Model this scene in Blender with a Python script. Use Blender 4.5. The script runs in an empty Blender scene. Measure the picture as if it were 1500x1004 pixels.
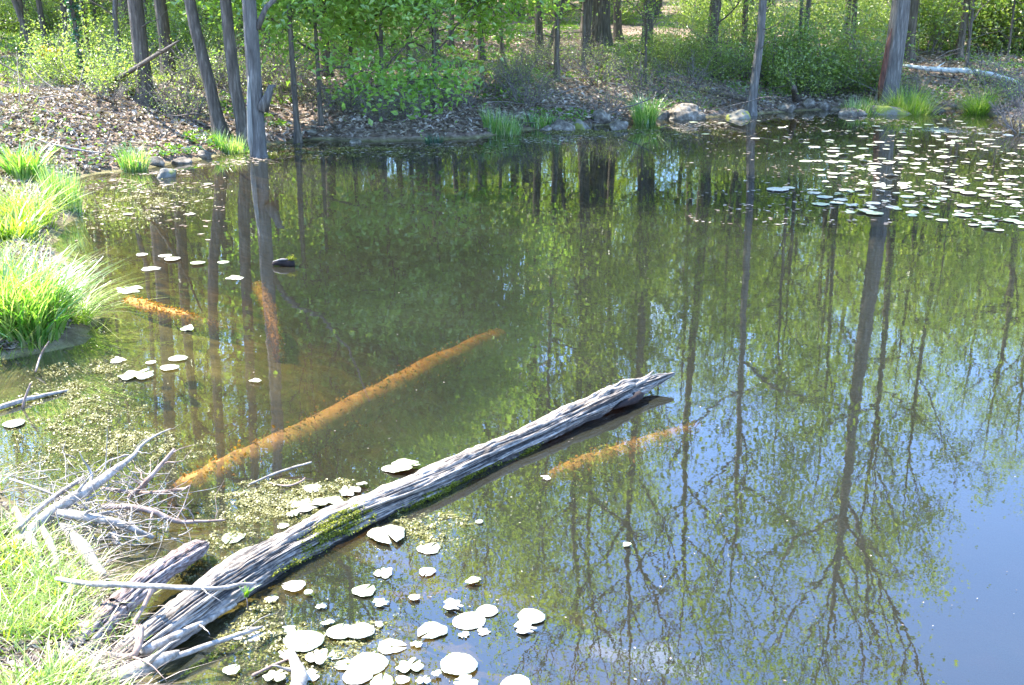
import bpy, math, random
import numpy as np
from mathutils import Vector, noise

# ------------------------------------------------------------------ camera, sky, sun, exposure
sc = bpy.context.scene
COL = sc.collection
CAM_H = 2.5
FPX = 1650.0                      # focal length in pixels of the 1500 px wide photograph
PITCH = math.radians(17.72)
SUN_EL, SUN_AZ = math.radians(56), math.radians(-62)   # azimuth from +Y, negative = left

cam = bpy.data.cameras.new("camera")
cam.sensor_width = 36.0
cam.lens = 36.0 * FPX / 1500.0
cam.clip_start, cam.clip_end = 0.05, 3000
camo = bpy.data.objects.new("camera", cam)
COL.objects.link(camo)
camo.location = (0, 0, CAM_H)
camo.rotation_euler = (math.radians(90) - PITCH, 0, 0)
sc.camera = camo

world = bpy.data.worlds.new("World")
sc.world = world
world.use_nodes = True
wn = world.node_tree
wn.nodes.clear()
w_out = wn.nodes.new("ShaderNodeOutputWorld")
w_bg = wn.nodes.new("ShaderNodeBackground")
w_sky = wn.nodes.new("ShaderNodeTexSky")
w_sky.sky_type = 'NISHITA'
w_sky.sun_disc = False
w_sky.sun_elevation = SUN_EL
w_sky.sun_rotation = SUN_AZ
w_sky.air_density = 1.0
w_sky.dust_density = 0.0
w_sky.altitude = 2500
w_sky.ozone_density = 6.0
w_bg.inputs[1].default_value = 0.15
# a few small fair-weather clouds
tc = wn.nodes.new("ShaderNodeTexCoord")
mp = wn.nodes.new("ShaderNodeMapping"); mp.inputs['Scale'].default_value = (1, 1, 2.2)
nz = wn.nodes.new("ShaderNodeTexNoise"); nz.inputs['Scale'].default_value = 5.5; nz.inputs['Detail'].default_value = 6
rp = wn.nodes.new("ShaderNodeValToRGB")
rp.color_ramp.elements[0].position = 0.655; rp.color_ramp.elements[0].color = (0, 0, 0, 1)
rp.color_ramp.elements[1].position = 0.78; rp.color_ramp.elements[1].color = (.8, .8, .8, 1)
mx = wn.nodes.new("ShaderNodeMixRGB"); mx.inputs[2].default_value = (8, 8.3, 8.8, 1)
wn.links.new(tc.outputs['Generated'], mp.inputs[0]); wn.links.new(mp.outputs[0], nz.inputs['Vector'])
wn.links.new(nz.outputs['Fac'], rp.inputs[0]); wn.links.new(rp.outputs[0], mx.inputs[0])
wn.links.new(w_sky.outputs[0], mx.inputs[1]); wn.links.new(mx.outputs[0], w_bg.inputs[0])
wn.links.new(w_bg.outputs[0], w_out.inputs[0])

sun = bpy.data.lights.new("sun", 'SUN')
sun.energy = 2.9
sun.angle = math.radians(0.53)
sun.color = (1.0, 0.95, 0.87)
suno = bpy.data.objects.new("sun", sun)
COL.objects.link(suno)
sd = Vector((math.sin(SUN_AZ) * math.cos(SUN_EL), math.cos(SUN_AZ) * math.cos(SUN_EL), math.sin(SUN_EL)))
suno.rotation_euler = sd.to_track_quat('Z', 'Y').to_euler()
suno.location = sd * 60

sc.view_settings.view_transform = 'Standard'
sc.view_settings.look = 'None'
sc.view_settings.exposure = 3.05
sc.view_settings.gamma = 1.0
sc.view_settings.use_curve_mapping = False
sc.render.engine = 'CYCLES'
sc.cycles.max_bounces = 7
sc.cycles.diffuse_bounces = 4
sc.cycles.transparent_max_bounces = 12
sc.cycles.caustics_reflective = False
sc.cycles.caustics_refractive = False
sc.cycles.use_denoising = True

# ------------------------------------------------------------------ helpers
R = random.Random(7)
NR = np.random.default_rng(11)
SP, CP = math.sin(PITCH), math.cos(PITCH)

def P(px, py, z=0.0):
    """the point at height z seen at pixel (px, py) of the 1500x1004 photograph"""
    dx = (px - 750) / FPX; dy = -(py - 502) / FPX
    d = Vector((dx, CP + dy * SP, -SP + dy * CP))
    t = (z - CAM_H) / d.z
    return Vector((0, 0, CAM_H)) + d * t

def XD(px, Y, z=0.5):
    """x coordinate at ground distance Y of something standing in pixel column px"""
    depth = Y * CP + (CAM_H - z) * SP
    return (px - 750) / FPX * depth

def sstep(a, b, x):
    t = np.clip((x - a) / (b - a), 0, 1)
    return t * t * (3 - 2 * t)

def mesh_np(name, V, F, mat=None, smooth=False, attrs=None):
    """V (n,3) floats, F (m,k) ints with k = 3 or 4"""
    V = np.asarray(V, dtype=np.float32); F = np.asarray(F, dtype=np.int32)
    me = bpy.data.meshes.new(name)
    k = F.shape[1]
    me.vertices.add(len(V)); me.vertices.foreach_set('co', V.ravel())
    me.loops.add(F.size); me.loops.foreach_set('vertex_index', F.ravel())
    me.polygons.add(len(F)); me.polygons.foreach_set('loop_start', np.arange(0, F.size, k, dtype=np.int32))
    me.update(calc_edges=True)
    me.polygons.foreach_set('use_smooth', np.full(len(F), bool(smooth)))
    for an, av in (attrs or {}).items():
        a = me.attributes.new(an, 'FLOAT', 'POINT')
        a.data.foreach_set('value', np.asarray(av, dtype=np.float32))
    if mat:
        me.materials.append(mat)
    me.validate()
    return me

def obj(name, me, parent=None, loc=(0, 0, 0), **props):
    o = bpy.data.objects.new(name, me)
    COL.objects.link(o)
    o.location = loc
    if parent:
        o.parent = parent
    for k, v in props.items():
        if v is not None:
            o[k] = v
    return o

def tag(o, label=None, cat=None, group=None, kind=None):
    if label: o['label'] = label
    if cat: o['category'] = cat
    if group: o['group'] = group
    if kind: o['kind'] = kind
    return o

def dup(root, loc, rz=0, scale=1.0, label=None, group=None, children=None):
    r = root.copy(); COL.objects.link(r)
    r.location = loc; r.rotation_euler = (0, 0, rz)
    r.scale = (scale,) * 3 if not hasattr(scale, '__len__') else scale
    if label: r['label'] = label
    if group: r['group'] = group
    for ch in (children if children is not None else root.children):
        c = ch.copy(); COL.objects.link(c); c.parent = r
    return r

class Geo:
    """collects tubes and leaf quads, then makes one mesh"""
    def __init__(s): s.V = []; s.F = []; s.n = 0; s.A = []
    def add(s, V, F, a=0.0):
        V = np.asarray(V, dtype=np.float64); F = np.asarray(F)
        s.V.append(V); s.F.append(F + s.n); s.n += len(V)
        s.A.append(np.broadcast_to(np.asarray(a, dtype=np.float64), (len(V),)).copy())
    def tube(s, pts, rads, sides=6, a=0.0, rough=0.0, cap=True):
        pts = np.asarray([tuple(p) for p in pts], dtype=float); n = len(pts)
        T = np.gradient(pts, axis=0); T /= np.linalg.norm(T, axis=1)[:, None] + 1e-9
        up = np.array([0, 0, 1.0]) if abs(T[0][2]) < .9 else np.array([1.0, 0, 0])
        u = np.cross(T[0], up); u /= np.linalg.norm(u)
        Vs = []
        th = np.arange(sides) * 2 * math.pi / sides
        for i in range(n):
            u = u - T[i] * u.dot(T[i]); u /= np.linalg.norm(u) + 1e-9
            w = np.cross(T[i], u)
            rr = rads[i] * (1 + (NR.random(sides) - .5) * rough)
            Vs.append(pts[i] + (np.cos(th) * rr)[:, None] * u + (np.sin(th) * rr)[:, None] * w)
        V = np.vstack(Vs)
        i, j = np.meshgrid(np.arange(n - 1), np.arange(sides), indexing='ij')
        j2 = (j + 1) % sides
        F = np.stack([i * sides + j, i * sides + j2, (i + 1) * sides + j2, (i + 1) * sides + j], -1).reshape(-1, 4)
        if cap:
            V = np.vstack([V, pts[0], pts[-1]])
            jj = np.arange(sides)
            c0 = np.stack([np.full(sides, n * sides), (jj + 1) % sides, jj, jj], -1)
            c1 = np.stack([np.full(sides, n * sides + 1), (n - 1) * sides + jj, (n - 1) * sides + (jj + 1) % sides, (n - 1) * sides + (jj + 1) % sides], -1)
            s._tri = None
            # caps as degenerate-free triangles are stored as quads by splitting the centre point
            V = np.vstack([V, pts[0] + T[0] * 1e-4, pts[-1] - T[-1] * 1e-4])
            c0[:, 3] = n * sides + 2; c1[:, 3] = n * sides + 3
            c0 = c0[:, [0, 1, 2, 3]]
            F = np.vstack([F, c0[:, [1, 2, 3, 0]], c1[:, [1, 2, 3, 0]]])
        s.add(V, F, a)
    def build(s, name, mat, smooth=False, attr='var'):
        return mesh_np(name, np.vstack(s.V), np.vstack(s.F), mat, smooth, {attr: np.concatenate(s.A)})

def leaf_quads(C, size, up_bias=0.6, aspect=0.55, fold=0.18, droop=0.0, var=None):
    """folded leaves centred at C (n,3): one quad per half leaf -> as quads of 4 verts each (single folded quad)"""
    n = len(C)
    nrm = NR.normal(size=(n, 3)); nrm[:, 2] = np.abs(nrm[:, 2]) + up_bias; nrm /= np.linalg.norm(nrm, axis=1)[:, None]
    d = NR.normal(size=(n, 3)); d[:, 2] -= droop
    d -= nrm * (d * nrm).sum(1)[:, None]; d /= np.linalg.norm(d, axis=1)[:, None] + 1e-9
    sdir = np.cross(nrm, d)
    L = (size * (0.6 + 0.8 * NR.random(n)))[:, None]
    base = C - d * L * .5; tip = C + d * L * .5
    mid = C - d * L * .08
    l = mid + sdir * L * aspect * .5 + nrm * L * fold; r = mid - sdir * L * aspect * .5 + nrm * L * fold
    V = np.stack([base, l, tip, r], 1).reshape(-1, 3)
    F = np.arange(n * 4).reshape(n, 4)
    v = NR.random(n) if var is None else var
    return V, F, np.repeat(v, 4)

# ------------------------------------------------------------------ materials
def new_mat(name):
    m = bpy.data.materials.new(name); m.use_nodes = True
    nt = m.node_tree; nt.nodes.clear()
    o = nt.nodes.new("ShaderNodeOutputMaterial")
    return m, nt, o

def ramp(nt, els, src=None):
    r = nt.nodes.new("ShaderNodeValToRGB")
    e = r.color_ramp.elements
    e[0].position, e[0].color = els[0][0], (*els[0][1], 1)
    e[1].position, e[1].color = els[-1][0], (*els[-1][1], 1)
    for p, c in els[1:-1]:
        k = e.new(p); k.color = (*c, 1)
    if src is not None: nt.links.new(src, r.inputs[0])
    return r

def noise_n(nt, scale, detail=4, vec=None, rough=.5, dist=0.0):
    n = nt.nodes.new("ShaderNodeTexNoise")
    n.inputs['Scale'].default_value = scale; n.inputs['Detail'].default_value = detail
    n.inputs['Roughness'].default_value = rough; n.inputs['Distortion'].default_value = dist
    if vec is not None: nt.links.new(vec, n.inputs['Vector'])
    return n

def coords(nt, kind='Object', scale=None):
    t = nt.nodes.new("ShaderNodeTexCoord")
    if scale is None: return t.outputs[kind]
    m = nt.nodes.new("ShaderNodeMapping"); m.inputs['Scale'].default_value = scale
    nt.links.new(t.outputs[kind], m.inputs[0]); return m.outputs[0]

def leaf_mat(name, cols, trans=0.5, gloss=0.08, rough=.4, tboost=1.5, objvar=0.35):
    m, nt, o = new_mat(name)
    at = nt.nodes.new("ShaderNodeAttribute"); at.attribute_name = 'var'
    oi = nt.nodes.new("ShaderNodeObjectInfo")
    ma = nt.nodes.new("ShaderNodeMath"); ma.operation = 'MULTIPLY_ADD'
    ma.inputs[1].default_value = objvar; nt.links.new(oi.outputs['Random'], ma.inputs[0])
    ms = nt.nodes.new("ShaderNodeMath"); ms.operation = 'MULTIPLY'; ms.inputs[1].default_value = 1 - objvar
    nt.links.new(at.outputs['Fac'], ms.inputs[0]); nt.links.new(ms.outputs[0], ma.inputs[2])
    r = ramp(nt, [(i / (len(cols) - 1), c) for i, c in enumerate(cols)], ma.outputs[0])
    d = nt.nodes.new("ShaderNodeBsdfDiffuse"); nt.links.new(r.outputs[0], d.inputs[0])
    t = nt.nodes.new("ShaderNodeBsdfTranslucent")
    g = nt.nodes.new("ShaderNodeMixRGB"); g.blend_type = 'MULTIPLY'; g.inputs[0].default_value = 1
    g.inputs[2].default_value = (tboost * 1.0, tboost * 1.08, tboost * .5, 1)
    nt.links.new(r.outputs[0], g.inputs[1]); nt.links.new(g.outputs[0], t.inputs[0])
    x = nt.nodes.new("ShaderNodeMixShader"); x.inputs[0].default_value = trans
    nt.links.new(d.outputs[0], x.inputs[1]); nt.links.new(t.outputs[0], x.inputs[2])
    gl = nt.nodes.new("ShaderNodeBsdfGlossy"); gl.inputs['Roughness'].default_value = rough
    y = nt.nodes.new("ShaderNodeMixShader"); y.inputs[0].default_value = gloss
    nt.links.new(x.outputs[0], y.inputs[1]); nt.links.new(gl.outputs[0], y.inputs[2])
    nt.links.new(y.outputs[0], o.inputs[0])
    return m

def solid_mat(name, els, scale=8, rough=.85, bump=.3, stretch=None, spec=.3, detail=6, bscale=None, attr=None, dist=.01):
    """noise-coloured rough surface with relief"""
    m, nt, o = new_mat(name)
    v = coords(nt, 'Object', stretch or (1, 1, 1))
    n = noise_n(nt, scale, detail, v, .62)
    src = n.outputs['Fac']
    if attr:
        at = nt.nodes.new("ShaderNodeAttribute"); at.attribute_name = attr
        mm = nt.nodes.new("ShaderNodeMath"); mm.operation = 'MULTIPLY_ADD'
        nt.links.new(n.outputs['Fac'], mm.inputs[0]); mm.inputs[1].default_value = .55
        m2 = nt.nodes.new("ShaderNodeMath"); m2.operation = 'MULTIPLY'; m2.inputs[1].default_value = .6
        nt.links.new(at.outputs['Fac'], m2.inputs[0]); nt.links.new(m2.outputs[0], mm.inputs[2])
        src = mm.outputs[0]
    r = ramp(nt, els, src)
    b = nt.nodes.new("ShaderNodeBsdfPrincipled")
    b.inputs['Roughness'].default_value = rough
    b.inputs['Specular IOR Level'].default_value = spec
    nt.links.new(r.outputs[0], b.inputs['Base Color'])
    n2 = noise_n(nt, bscale or scale * 2.3, 8, v, .7)
    bp = nt.nodes.new("ShaderNodeBump"); bp.inputs['Strength'].default_value = bump; bp.inputs['Distance'].default_value = dist
    nt.links.new(n2.outputs['Fac'], bp.inputs['Height']); nt.links.new(bp.outputs[0], b.inputs['Normal'])
    nt.links.new(b.outputs[0], o.inputs[0])
    return m

M = {}
M['leaf_canopy'] = leaf_mat('canopy_leaf', [(.11, .175, .025), (.175, .25, .035), (.26, .33, .055), (.38, .42, .13)], .6, .06, tboost=1.75)
M['leaf_maple'] = leaf_mat('maple_leaf', [(.13, .23, .035), (.21, .33, .06), (.31, .43, .11)], .6, .06, tboost=1.6)
M['leaf_shrub'] = leaf_mat('shrub_leaf', [(.09, .14, .03), (.16, .23, .04), (.25, .32, .07), (.38, .42, .17)], .55, .08, tboost=1.6)
M['leaf_herb'] = leaf_mat('herb_leaf', [(.06, .13, .015), (.12, .22, .02), (.2, .3, .04)], .5, .08)
M['ivy'] = leaf_mat('ivy_leaf', [(.01, .05, .02), (.02, .09, .035), (.04, .11, .03)], .35, .1)
M['grass'] = leaf_mat('grass_blade', [(.09, .17, .012), (.17, .28, .02), (.26, .38, .04), (.38, .42, .12), (.46, .40, .24)], .55, .06, .4, tboost=1.5, objvar=.15)
M['sedge'] = leaf_mat('sedge_blade', [(.05, .15, .02), (.10, .26, .03), (.20, .36, .05), (.40, .46, .18), (.48, .42, .24)], .55, .12, .35, tboost=1.6, objvar=.1)
M['dry'] = leaf_mat('dry_leaf', [(.09, .065, .05), (.19, .145, .11), (.33, .265, .21), (.50, .43, .36)], .12, .06, objvar=0)
M['bark'] = solid_mat('bark', [(.3, (.045, .036, .028)), (.55, (.12, .098, .075)), (.75, (.25, .21, .168))], 26, .9, 1.0, (1, 1, .13), dist=.03, bscale=34)
M['bark_grey'] = solid_mat('pale_bark', [(.3, (.06, .053, .045)), (.55, (.135, .122, .105)), (.75, (.28, .258, .225))], 24, .85, 1.0, (1, 1, .12), dist=.03, bscale=34)
M['scar'] = solid_mat('bare_wood', [(.3, (.12, .11, .09)), (.7, (.32, .30, .26))], 30, .8, .4, (1, 1, .1))
M['redwood'] = solid_mat('reddish_rot', [(.3, (.045, .02, .014)), (.7, (.17, .075, .05))], 26, .9, 1, (1, 1, .2))
M['twig'] = solid_mat('dead_twig', [(.3, (.09, .075, .065)), (.7, (.26, .225, .2))], 14, .85, .3)
M['stick'] = solid_mat('bleached_stick', [(.3, (.11, .09, .07)), (.5, (.28, .245, .205)), (.7, (.48, .43, .37))], 34, .75, .5, dist=.004, spec=.4)
M['stick_brown'] = solid_mat('brown_stick', [(.3, (.14, .09, .07)), (.5, (.27, .19, .15)), (.7, (.42, .33, .28))], 22, .8, .5, dist=.004)
M['rock'] = solid_mat('rock', [(.3, (.05, .04, .03)), (.5, (.14, .118, .09)), (.7, (.32, .28, .225))], 9, .85, .6, dist=.02)
M['rock_mossy'] = solid_mat('mossy_rock', [(.36, (.11, .10, .08)), (.5, (.22, .20, .16)), (.56, (.20, .21, .05)), (.7, (.30, .30, .06))], 3.2, .9, .7, dist=.02)
M['moss'] = leaf_mat('moss', [(.10, .11, .01), (.2, .22, .02), (.34, .34, .05)], .3, .02, objvar=0)
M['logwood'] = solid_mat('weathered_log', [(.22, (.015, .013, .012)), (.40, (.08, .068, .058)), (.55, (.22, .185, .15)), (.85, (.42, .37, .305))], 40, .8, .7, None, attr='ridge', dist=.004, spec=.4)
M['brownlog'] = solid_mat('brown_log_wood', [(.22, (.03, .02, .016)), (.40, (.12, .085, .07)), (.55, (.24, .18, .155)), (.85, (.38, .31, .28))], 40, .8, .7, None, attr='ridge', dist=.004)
M['hollow'] = solid_mat('dark_rot', [(.3, (.012, .009, .008)), (.7, (.05, .035, .03))], 30, .95, .4, dist=.004)
M['orange'] = solid_mat('waterlogged_wood', [(.3, (.09, .05, .016)), (.5, (.30, .135, .03)), (.7, (.44, .22, .06))], 11, .9, .4)
M['fuzz'] = leaf_mat('orange_algae', [(.14, .07, .015), (.30, .14, .025), (.42, .22, .05)], .3, .0, objvar=0)
M['birch'] = solid_mat('birch_bark', [(.36, (.06, .055, .05)), (.42, (.5, .5, .48)), (.7, (.72, .72, .72))], 7, .7, .3, (.35, 2, 2))
M['yellow'] = leaf_mat('yellow_petal', [(.6, .38, .01), (.75, .5, .02), (.8, .6, .05)], .35, .05, objvar=0)

# lily pads: waxy, pale
def pad_material():
    m, nt, o = new_mat('lily_pad_surface')
    v = coords(nt, 'Object')
    n = noise_n(nt, 14, 5, v, .6)
    oi = nt.nodes.new("ShaderNodeObjectInfo")
    ad = nt.nodes.new("ShaderNodeMath"); ad.operation = 'MULTIPLY_ADD'; ad.inputs[1].default_value = .45
    nt.links.new(oi.outputs['Random'], ad.inputs[0])
    hn = nt.nodes.new("ShaderNodeMath"); hn.operation = 'MULTIPLY'; hn.inputs[1].default_value = .6
    nt.links.new(n.outputs['Fac'], hn.inputs[0]); nt.links.new(hn.outputs[0], ad.inputs[2])
    r = ramp(nt, [(.15, (.27, .32, .14)), (.4, (.40, .42, .26)), (.65, (.46, .40, .32)), (.85, (.56, .52, .42))], ad.outputs[0])
    b = nt.nodes.new("ShaderNodeBsdfPrincipled")
    nt.links.new(r.outputs[0], b.inputs['Base Color'])
    b.inputs['Roughness'].default_value = .38
    b.inputs['Specular IOR Level'].default_value = .9
    b.inputs['Coat Weight'].default_value = .35
    b.inputs['Coat Roughness'].default_value = .3
    bp = nt.nodes.new("ShaderNodeBump"); bp.inputs['Strength'].default_value = .3; bp.inputs['Distance'].default_value = .004
    nt.links.new(n.outputs['Fac'], bp.inputs['Height']); nt.links.new(bp.outputs[0], b.inputs['Normal'])
    nt.links.new(b.outputs[0], o.inputs[0])
    return m
M['pad'] = pad_material()
M['algae'] = leaf_mat('floating_algae', [(.06, .06, .014), (.12, .115, .025), (.19, .175, .05), (.30, .275, .12), (.46, .43, .28)], .2, .05, .4, tboost=1, objvar=0)

def ground_material():
    m, nt, o = new_mat('ground_surface')
    geo = nt.nodes.new("ShaderNodeNewGeometry")
    sep = nt.nodes.new("ShaderNodeSeparateXYZ"); nt.links.new(geo.outputs['Position'], sep.inputs[0])
    v = geo.outputs['Position']
    n1 = noise_n(nt, 9, 8, v, .75); n2 = noise_n(nt, .55, 4, v, .55); n3 = noise_n(nt, 3.0, 7, v, .7, .6)
    litter = ramp(nt, [(.28, (.06, .045, .035)), (.45, (.17, .12, .09)), (.58, (.30, .225, .175)), (.75, (.46, .37, .31))], n1.outputs['Fac'])
    green = ramp(nt, [(.3, (.05, .075, .012)), (.55, (.14, .18, .025)), (.75, (.26, .28, .06))], n1.outputs['Fac'])
    at = nt.nodes.new("ShaderNodeAttribute"); at.attribute_name = 'green'
    ad = nt.nodes.new("ShaderNodeMath"); ad.operation = 'ADD'
    nt.links.new(at.outputs['Fac'], ad.inputs[0]); nt.links.new(n2.outputs['Fac'], ad.inputs[1])
    gr = nt.nodes.new("ShaderNodeMapRange"); gr.inputs[1].default_value = .95; gr.inputs[2].default_value = 1.15
    nt.links.new(ad.outputs[0], gr.inputs[0])
    land = nt.nodes.new("ShaderNodeMixRGB"); nt.links.new(gr.outputs[0], land.inputs[0])
    nt.links.new(litter.outputs[0], land.inputs[1]); nt.links.new(green.outputs[0], land.inputs[2])
    mud = ramp(nt, [(.3, (.05, .04, .014)), (.43, (.115, .105, .035)), (.55, (.215, .20, .075)), (.7, (.38, .35, .19))], n3.outputs['Fac'])
    mr = nt.nodes.new("ShaderNodeMapRange"); mr.inputs[1].default_value = .05; mr.inputs[2].default_value = -.01
    nt.links.new(sep.outputs['Z'], mr.inputs[0])
    allc = nt.nodes.new("ShaderNodeMixRGB"); nt.links.new(mr.outputs[0], allc.inputs[0])
    nt.links.new(land.outputs[0], allc.inputs[1]); nt.links.new(mud.outputs[0], allc.inputs[2])
    b = nt.nodes.new("ShaderNodeBsdfPrincipled"); b.inputs['Roughness'].default_value = .95
    b.inputs['Specular IOR Level'].default_value = .15
    nt.links.new(allc.outputs[0], b.inputs['Base Color'])
    bp = nt.nodes.new("ShaderNodeBump"); bp.inputs['Strength'].default_value = .9; bp.inputs['Distance'].default_value = .05
    nt.links.new(n1.outputs['Fac'], bp.inputs['Height']); nt.links.new(bp.outputs[0], b.inputs['Normal'])
    nt.links.new(b.outputs[0], o.inputs[0])
    return m
M['ground'] = ground_material()

def water_material():
    m, nt, o = new_mat('pond_water')
    geo = nt.nodes.new("ShaderNodeNewGeometry")
    v = geo.outputs['Position']
    a = noise_n(nt, 1.3, 3, v, .5); b = noise_n(nt, 9, 3, v, .5)
    mm = nt.nodes.new("ShaderNodeMath"); mm.operation = 'MULTIPLY_ADD'; mm.inputs[1].default_value = .10
    nt.links.new(b.outputs['Fac'], mm.inputs[0]); nt.links.new(a.outputs['Fac'], mm.inputs[2])
    bp = nt.nodes.new("ShaderNodeBump"); bp.inputs['Strength'].default_value = 1.0; bp.inputs['Distance'].default_value = .0018
    nt.links.new(mm.outputs[0], bp.inputs['Height'])
    lw = nt.nodes.new("ShaderNodeLayerWeight"); lw.inputs['Blend'].default_value = .5
    pw = nt.nodes.new("ShaderNodeMath"); pw.operation = 'POWER'; pw.inputs[1].default_value = 4.6
    nt.links.new(lw.outputs['Facing'], pw.inputs[0])
    fr = nt.nodes.new("ShaderNodeMath"); fr.operation = 'MULTIPLY_ADD'; fr.inputs[1].default_value = .90; fr.inputs[2].default_value = .15
    nt.links.new(pw.outputs[0], fr.inputs[0])
    nt.links.new(bp.outputs[0], lw.inputs['Normal'])
    gl = nt.nodes.new("ShaderNodeBsdfGlossy"); gl.inputs['Roughness'].default_value = 0.0
    nt.links.new(bp.outputs[0], gl.inputs['Normal'])
    tr = nt.nodes.new("ShaderNodeBsdfTransparent"); tr.inputs[0].default_value = (.93, .92, .84, 1)
    mk = nt.nodes.new("ShaderNodeBsdfDiffuse")
    mn = noise_n(nt, .8, 5, v, .6)
    mc = ramp(nt, [(.3, (.058, .062, .044)), (.7, (.082, .085, .058))], mn.outputs['Fac'])
    nt.links.new(mc.outputs[0], mk.inputs[0])
    x = nt.nodes.new("ShaderNodeMixShader"); x.inputs[0].default_value = .23
    nt.links.new(tr.outputs[0], x.inputs[1]); nt.links.new(mk.outputs[0], x.inputs[2])
    y = nt.nodes.new("ShaderNodeMixShader"); nt.links.new(fr.outputs[0], y.inputs[0])
    nt.links.new(x.outputs[0], y.inputs[1]); nt.links.new(gl.outputs[0], y.inputs[2])
    nt.links.new(y.outputs[0], o.inputs[0])
    va = nt.nodes.new("ShaderNodeVolumeAbsorption")
    va.inputs['Color'].default_value = (.76, .64, .25, 1); va.inputs['Density'].default_value = 3.0
    nt.links.new(va.outputs[0], o.inputs['Volume'])
    return m
M['water'] = water_material()

# ------------------------------------------------------------------ terrain with the pond basin
shore_px = [(262, 1100), (235, 1004), (222, 930), (195, 868), (150, 830), (105, 790), (60, 752), (0, 705), (-90, 660),
            (-160, 610), (-60, 562), (0, 532), (55, 522), (115, 505), (140, 475), (146, 440), (120, 400), (75, 362), (95, 338),
            (118, 312), (122, 285), (108, 264), (150, 254), (205, 249), (250, 240), (305, 232), (350, 221), (400, 213), (460, 206),
            (530, 208), (620, 206), (700, 203), (775, 191), (850, 187), (920, 181), (1000, 173), (1080, 171), (1130, 166),
            (1200, 161), (1250, 158), (1300, 162), (1350, 161), (1400, 160), (1455, 170), (1500, 186), (1600, 200), (1800, 215)]
shore = [(P(x, y).x, P(x, y).y) for x, y in shore_px] + [(24, 12), (26, 4), (16, .6), (6, 1.4), (1.2, 1.7), (-.2, 2.1)]
SH = np.array(shore)

def shore_dist(x, y):
    """positive on land, negative over water"""
    x = np.asarray(x, float); y = np.asarray(y, float)
    best = np.full(x.shape, 1e9); inside = np.zeros(x.shape, bool)
    n = len(SH)
    for i in range(n):
        ax, ay = SH[i]; bx, by = SH[(i + 1) % n]
        dx, dy = bx - ax, by - ay
        t = np.clip(((x - ax) * dx + (y - ay) * dy) / (dx * dx + dy * dy), 0, 1)
        best = np.minimum(best, np.hypot(x - ax - t * dx, y - ay - t * dy))
        c = ((ay > y) != (by > y)) & (x < dx * (y - ay) / (dy if abs(dy) > 1e-9 else 1e-9) + ax)
        inside ^= c
    return np.where(inside, -best, best)

_PN = NR.random((256, 256))
def vnoise(x, y, s):
    x = x * s + 100.3; y = y * s + 57.7
    xi = np.floor(x).astype(int); yi = np.floor(y).astype(int)
    fx = x - xi; fy = y - yi; fx = fx * fx * (3 - 2 * fx); fy = fy * fy * (3 - 2 * fy)
    g = lambda a, b: _PN[a & 255, b & 255]
    return (g(xi, yi) * (1 - fx) * (1 - fy) + g(xi + 1, yi) * fx * (1 - fy) + g(xi, yi + 1) * (1 - fx) * fy + g(xi + 1, yi + 1) * fx * fy) * 2 - 1

def ground_z(x, y):
    x = np.asarray(x, float); y = np.asarray(y, float)
    d = shore_dist(x, y) + .10 * vnoise(x, y, 1.7) * sstep(3, 8, y)
    far = sstep(9, 16, y)
    behind = sstep(1.5, -3, y)
    land = .10 * sstep(0, .35, d) + far * (.62 * sstep(.1, 3.6, d) + .35 * sstep(4, 14, d)) + (1 - far) * .30 * sstep(.2, 3, d) + behind * .7 * sstep(.2, 2.5, d)
    land = land + 1.1 * sstep(30, 90, np.hypot(x, y)) + .09 * vnoise(x, y, .35) * sstep(.5, 4, d)
    land = land + (.035 * vnoise(x, y, 1.6) + .02 * vnoise(x, y, 4.1)) * sstep(0, .6, d)
    shallow = sstep(-.3, -2.6, x + .45 * vnoise(x, y, .9)) * sstep(11, 7, y + .8 * vnoise(x, y, .6))           # the silted corner on the left
    w = np.minimum(d, 0)
    depth = .03 + (1 - shallow) * (1.5 * sstep(0, -4.5, w) + .10 * sstep(0, -.5, w)) + shallow * (.10 * sstep(0, -1.6, w) + .35 * sstep(-1.8, -3.8, w))
    bed = -depth + (.03 * vnoise(x, y, 3.1) + .02 * vnoise(x, y, 7.3)) * sstep(0, -.3, w)
    return np.where(d > 0, land, bed)

def gz(x, y): return float(ground_z(np.array([x]), np.array([y]))[0])

xs = np.concatenate([np.linspace(-420, -60, 30)[:-1], np.linspace(-60, -14, 70)[:-1], np.linspace(-14, 16, 260)[:-1], np.linspace(16, 60, 66)[:-1], np.linspace(60, 420, 30)])
ys = np.concatenate([np.linspace(-120, -6, 16)[:-1], np.linspace(-6, 1, 24)[:-1], np.linspace(1, 30, 300)[:-1], np.linspace(30, 70, 70)[:-1], np.linspace(70, 600, 40)])
GX, GY = np.meshgrid(xs, ys, indexing='xy')
GZ = ground_z(GX, GY)
nx, ny = len(xs), len(ys)
ii, jj = np.meshgrid(np.arange(ny - 1), np.arange(nx - 1), indexing='ij')
F = np.stack([ii * nx + jj, ii * nx + jj + 1, (ii + 1) * nx + jj + 1, (ii + 1) * nx + jj], -1).reshape(-1, 4)
dG = shore_dist(GX, GY)
green = .25 * sstep(9, 4, GY) + .22 * sstep(-6, -9, GX) * sstep(22, 28, GY) + .3 * sstep(24, 34, GY) * sstep(3, 8, GX) + .15 * sstep(26, 40, GY)
green = np.where(dG < .25, green - .1, green)
g = obj('ground', mesh_np('ground', np.stack([GX, GY, GZ], -1).reshape(-1, 3), F, M['ground'], True, {'green': green.ravel()}))
tag(g, 'leaf covered woodland floor and muddy bank round the pond', None, None, 'structure')

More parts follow.
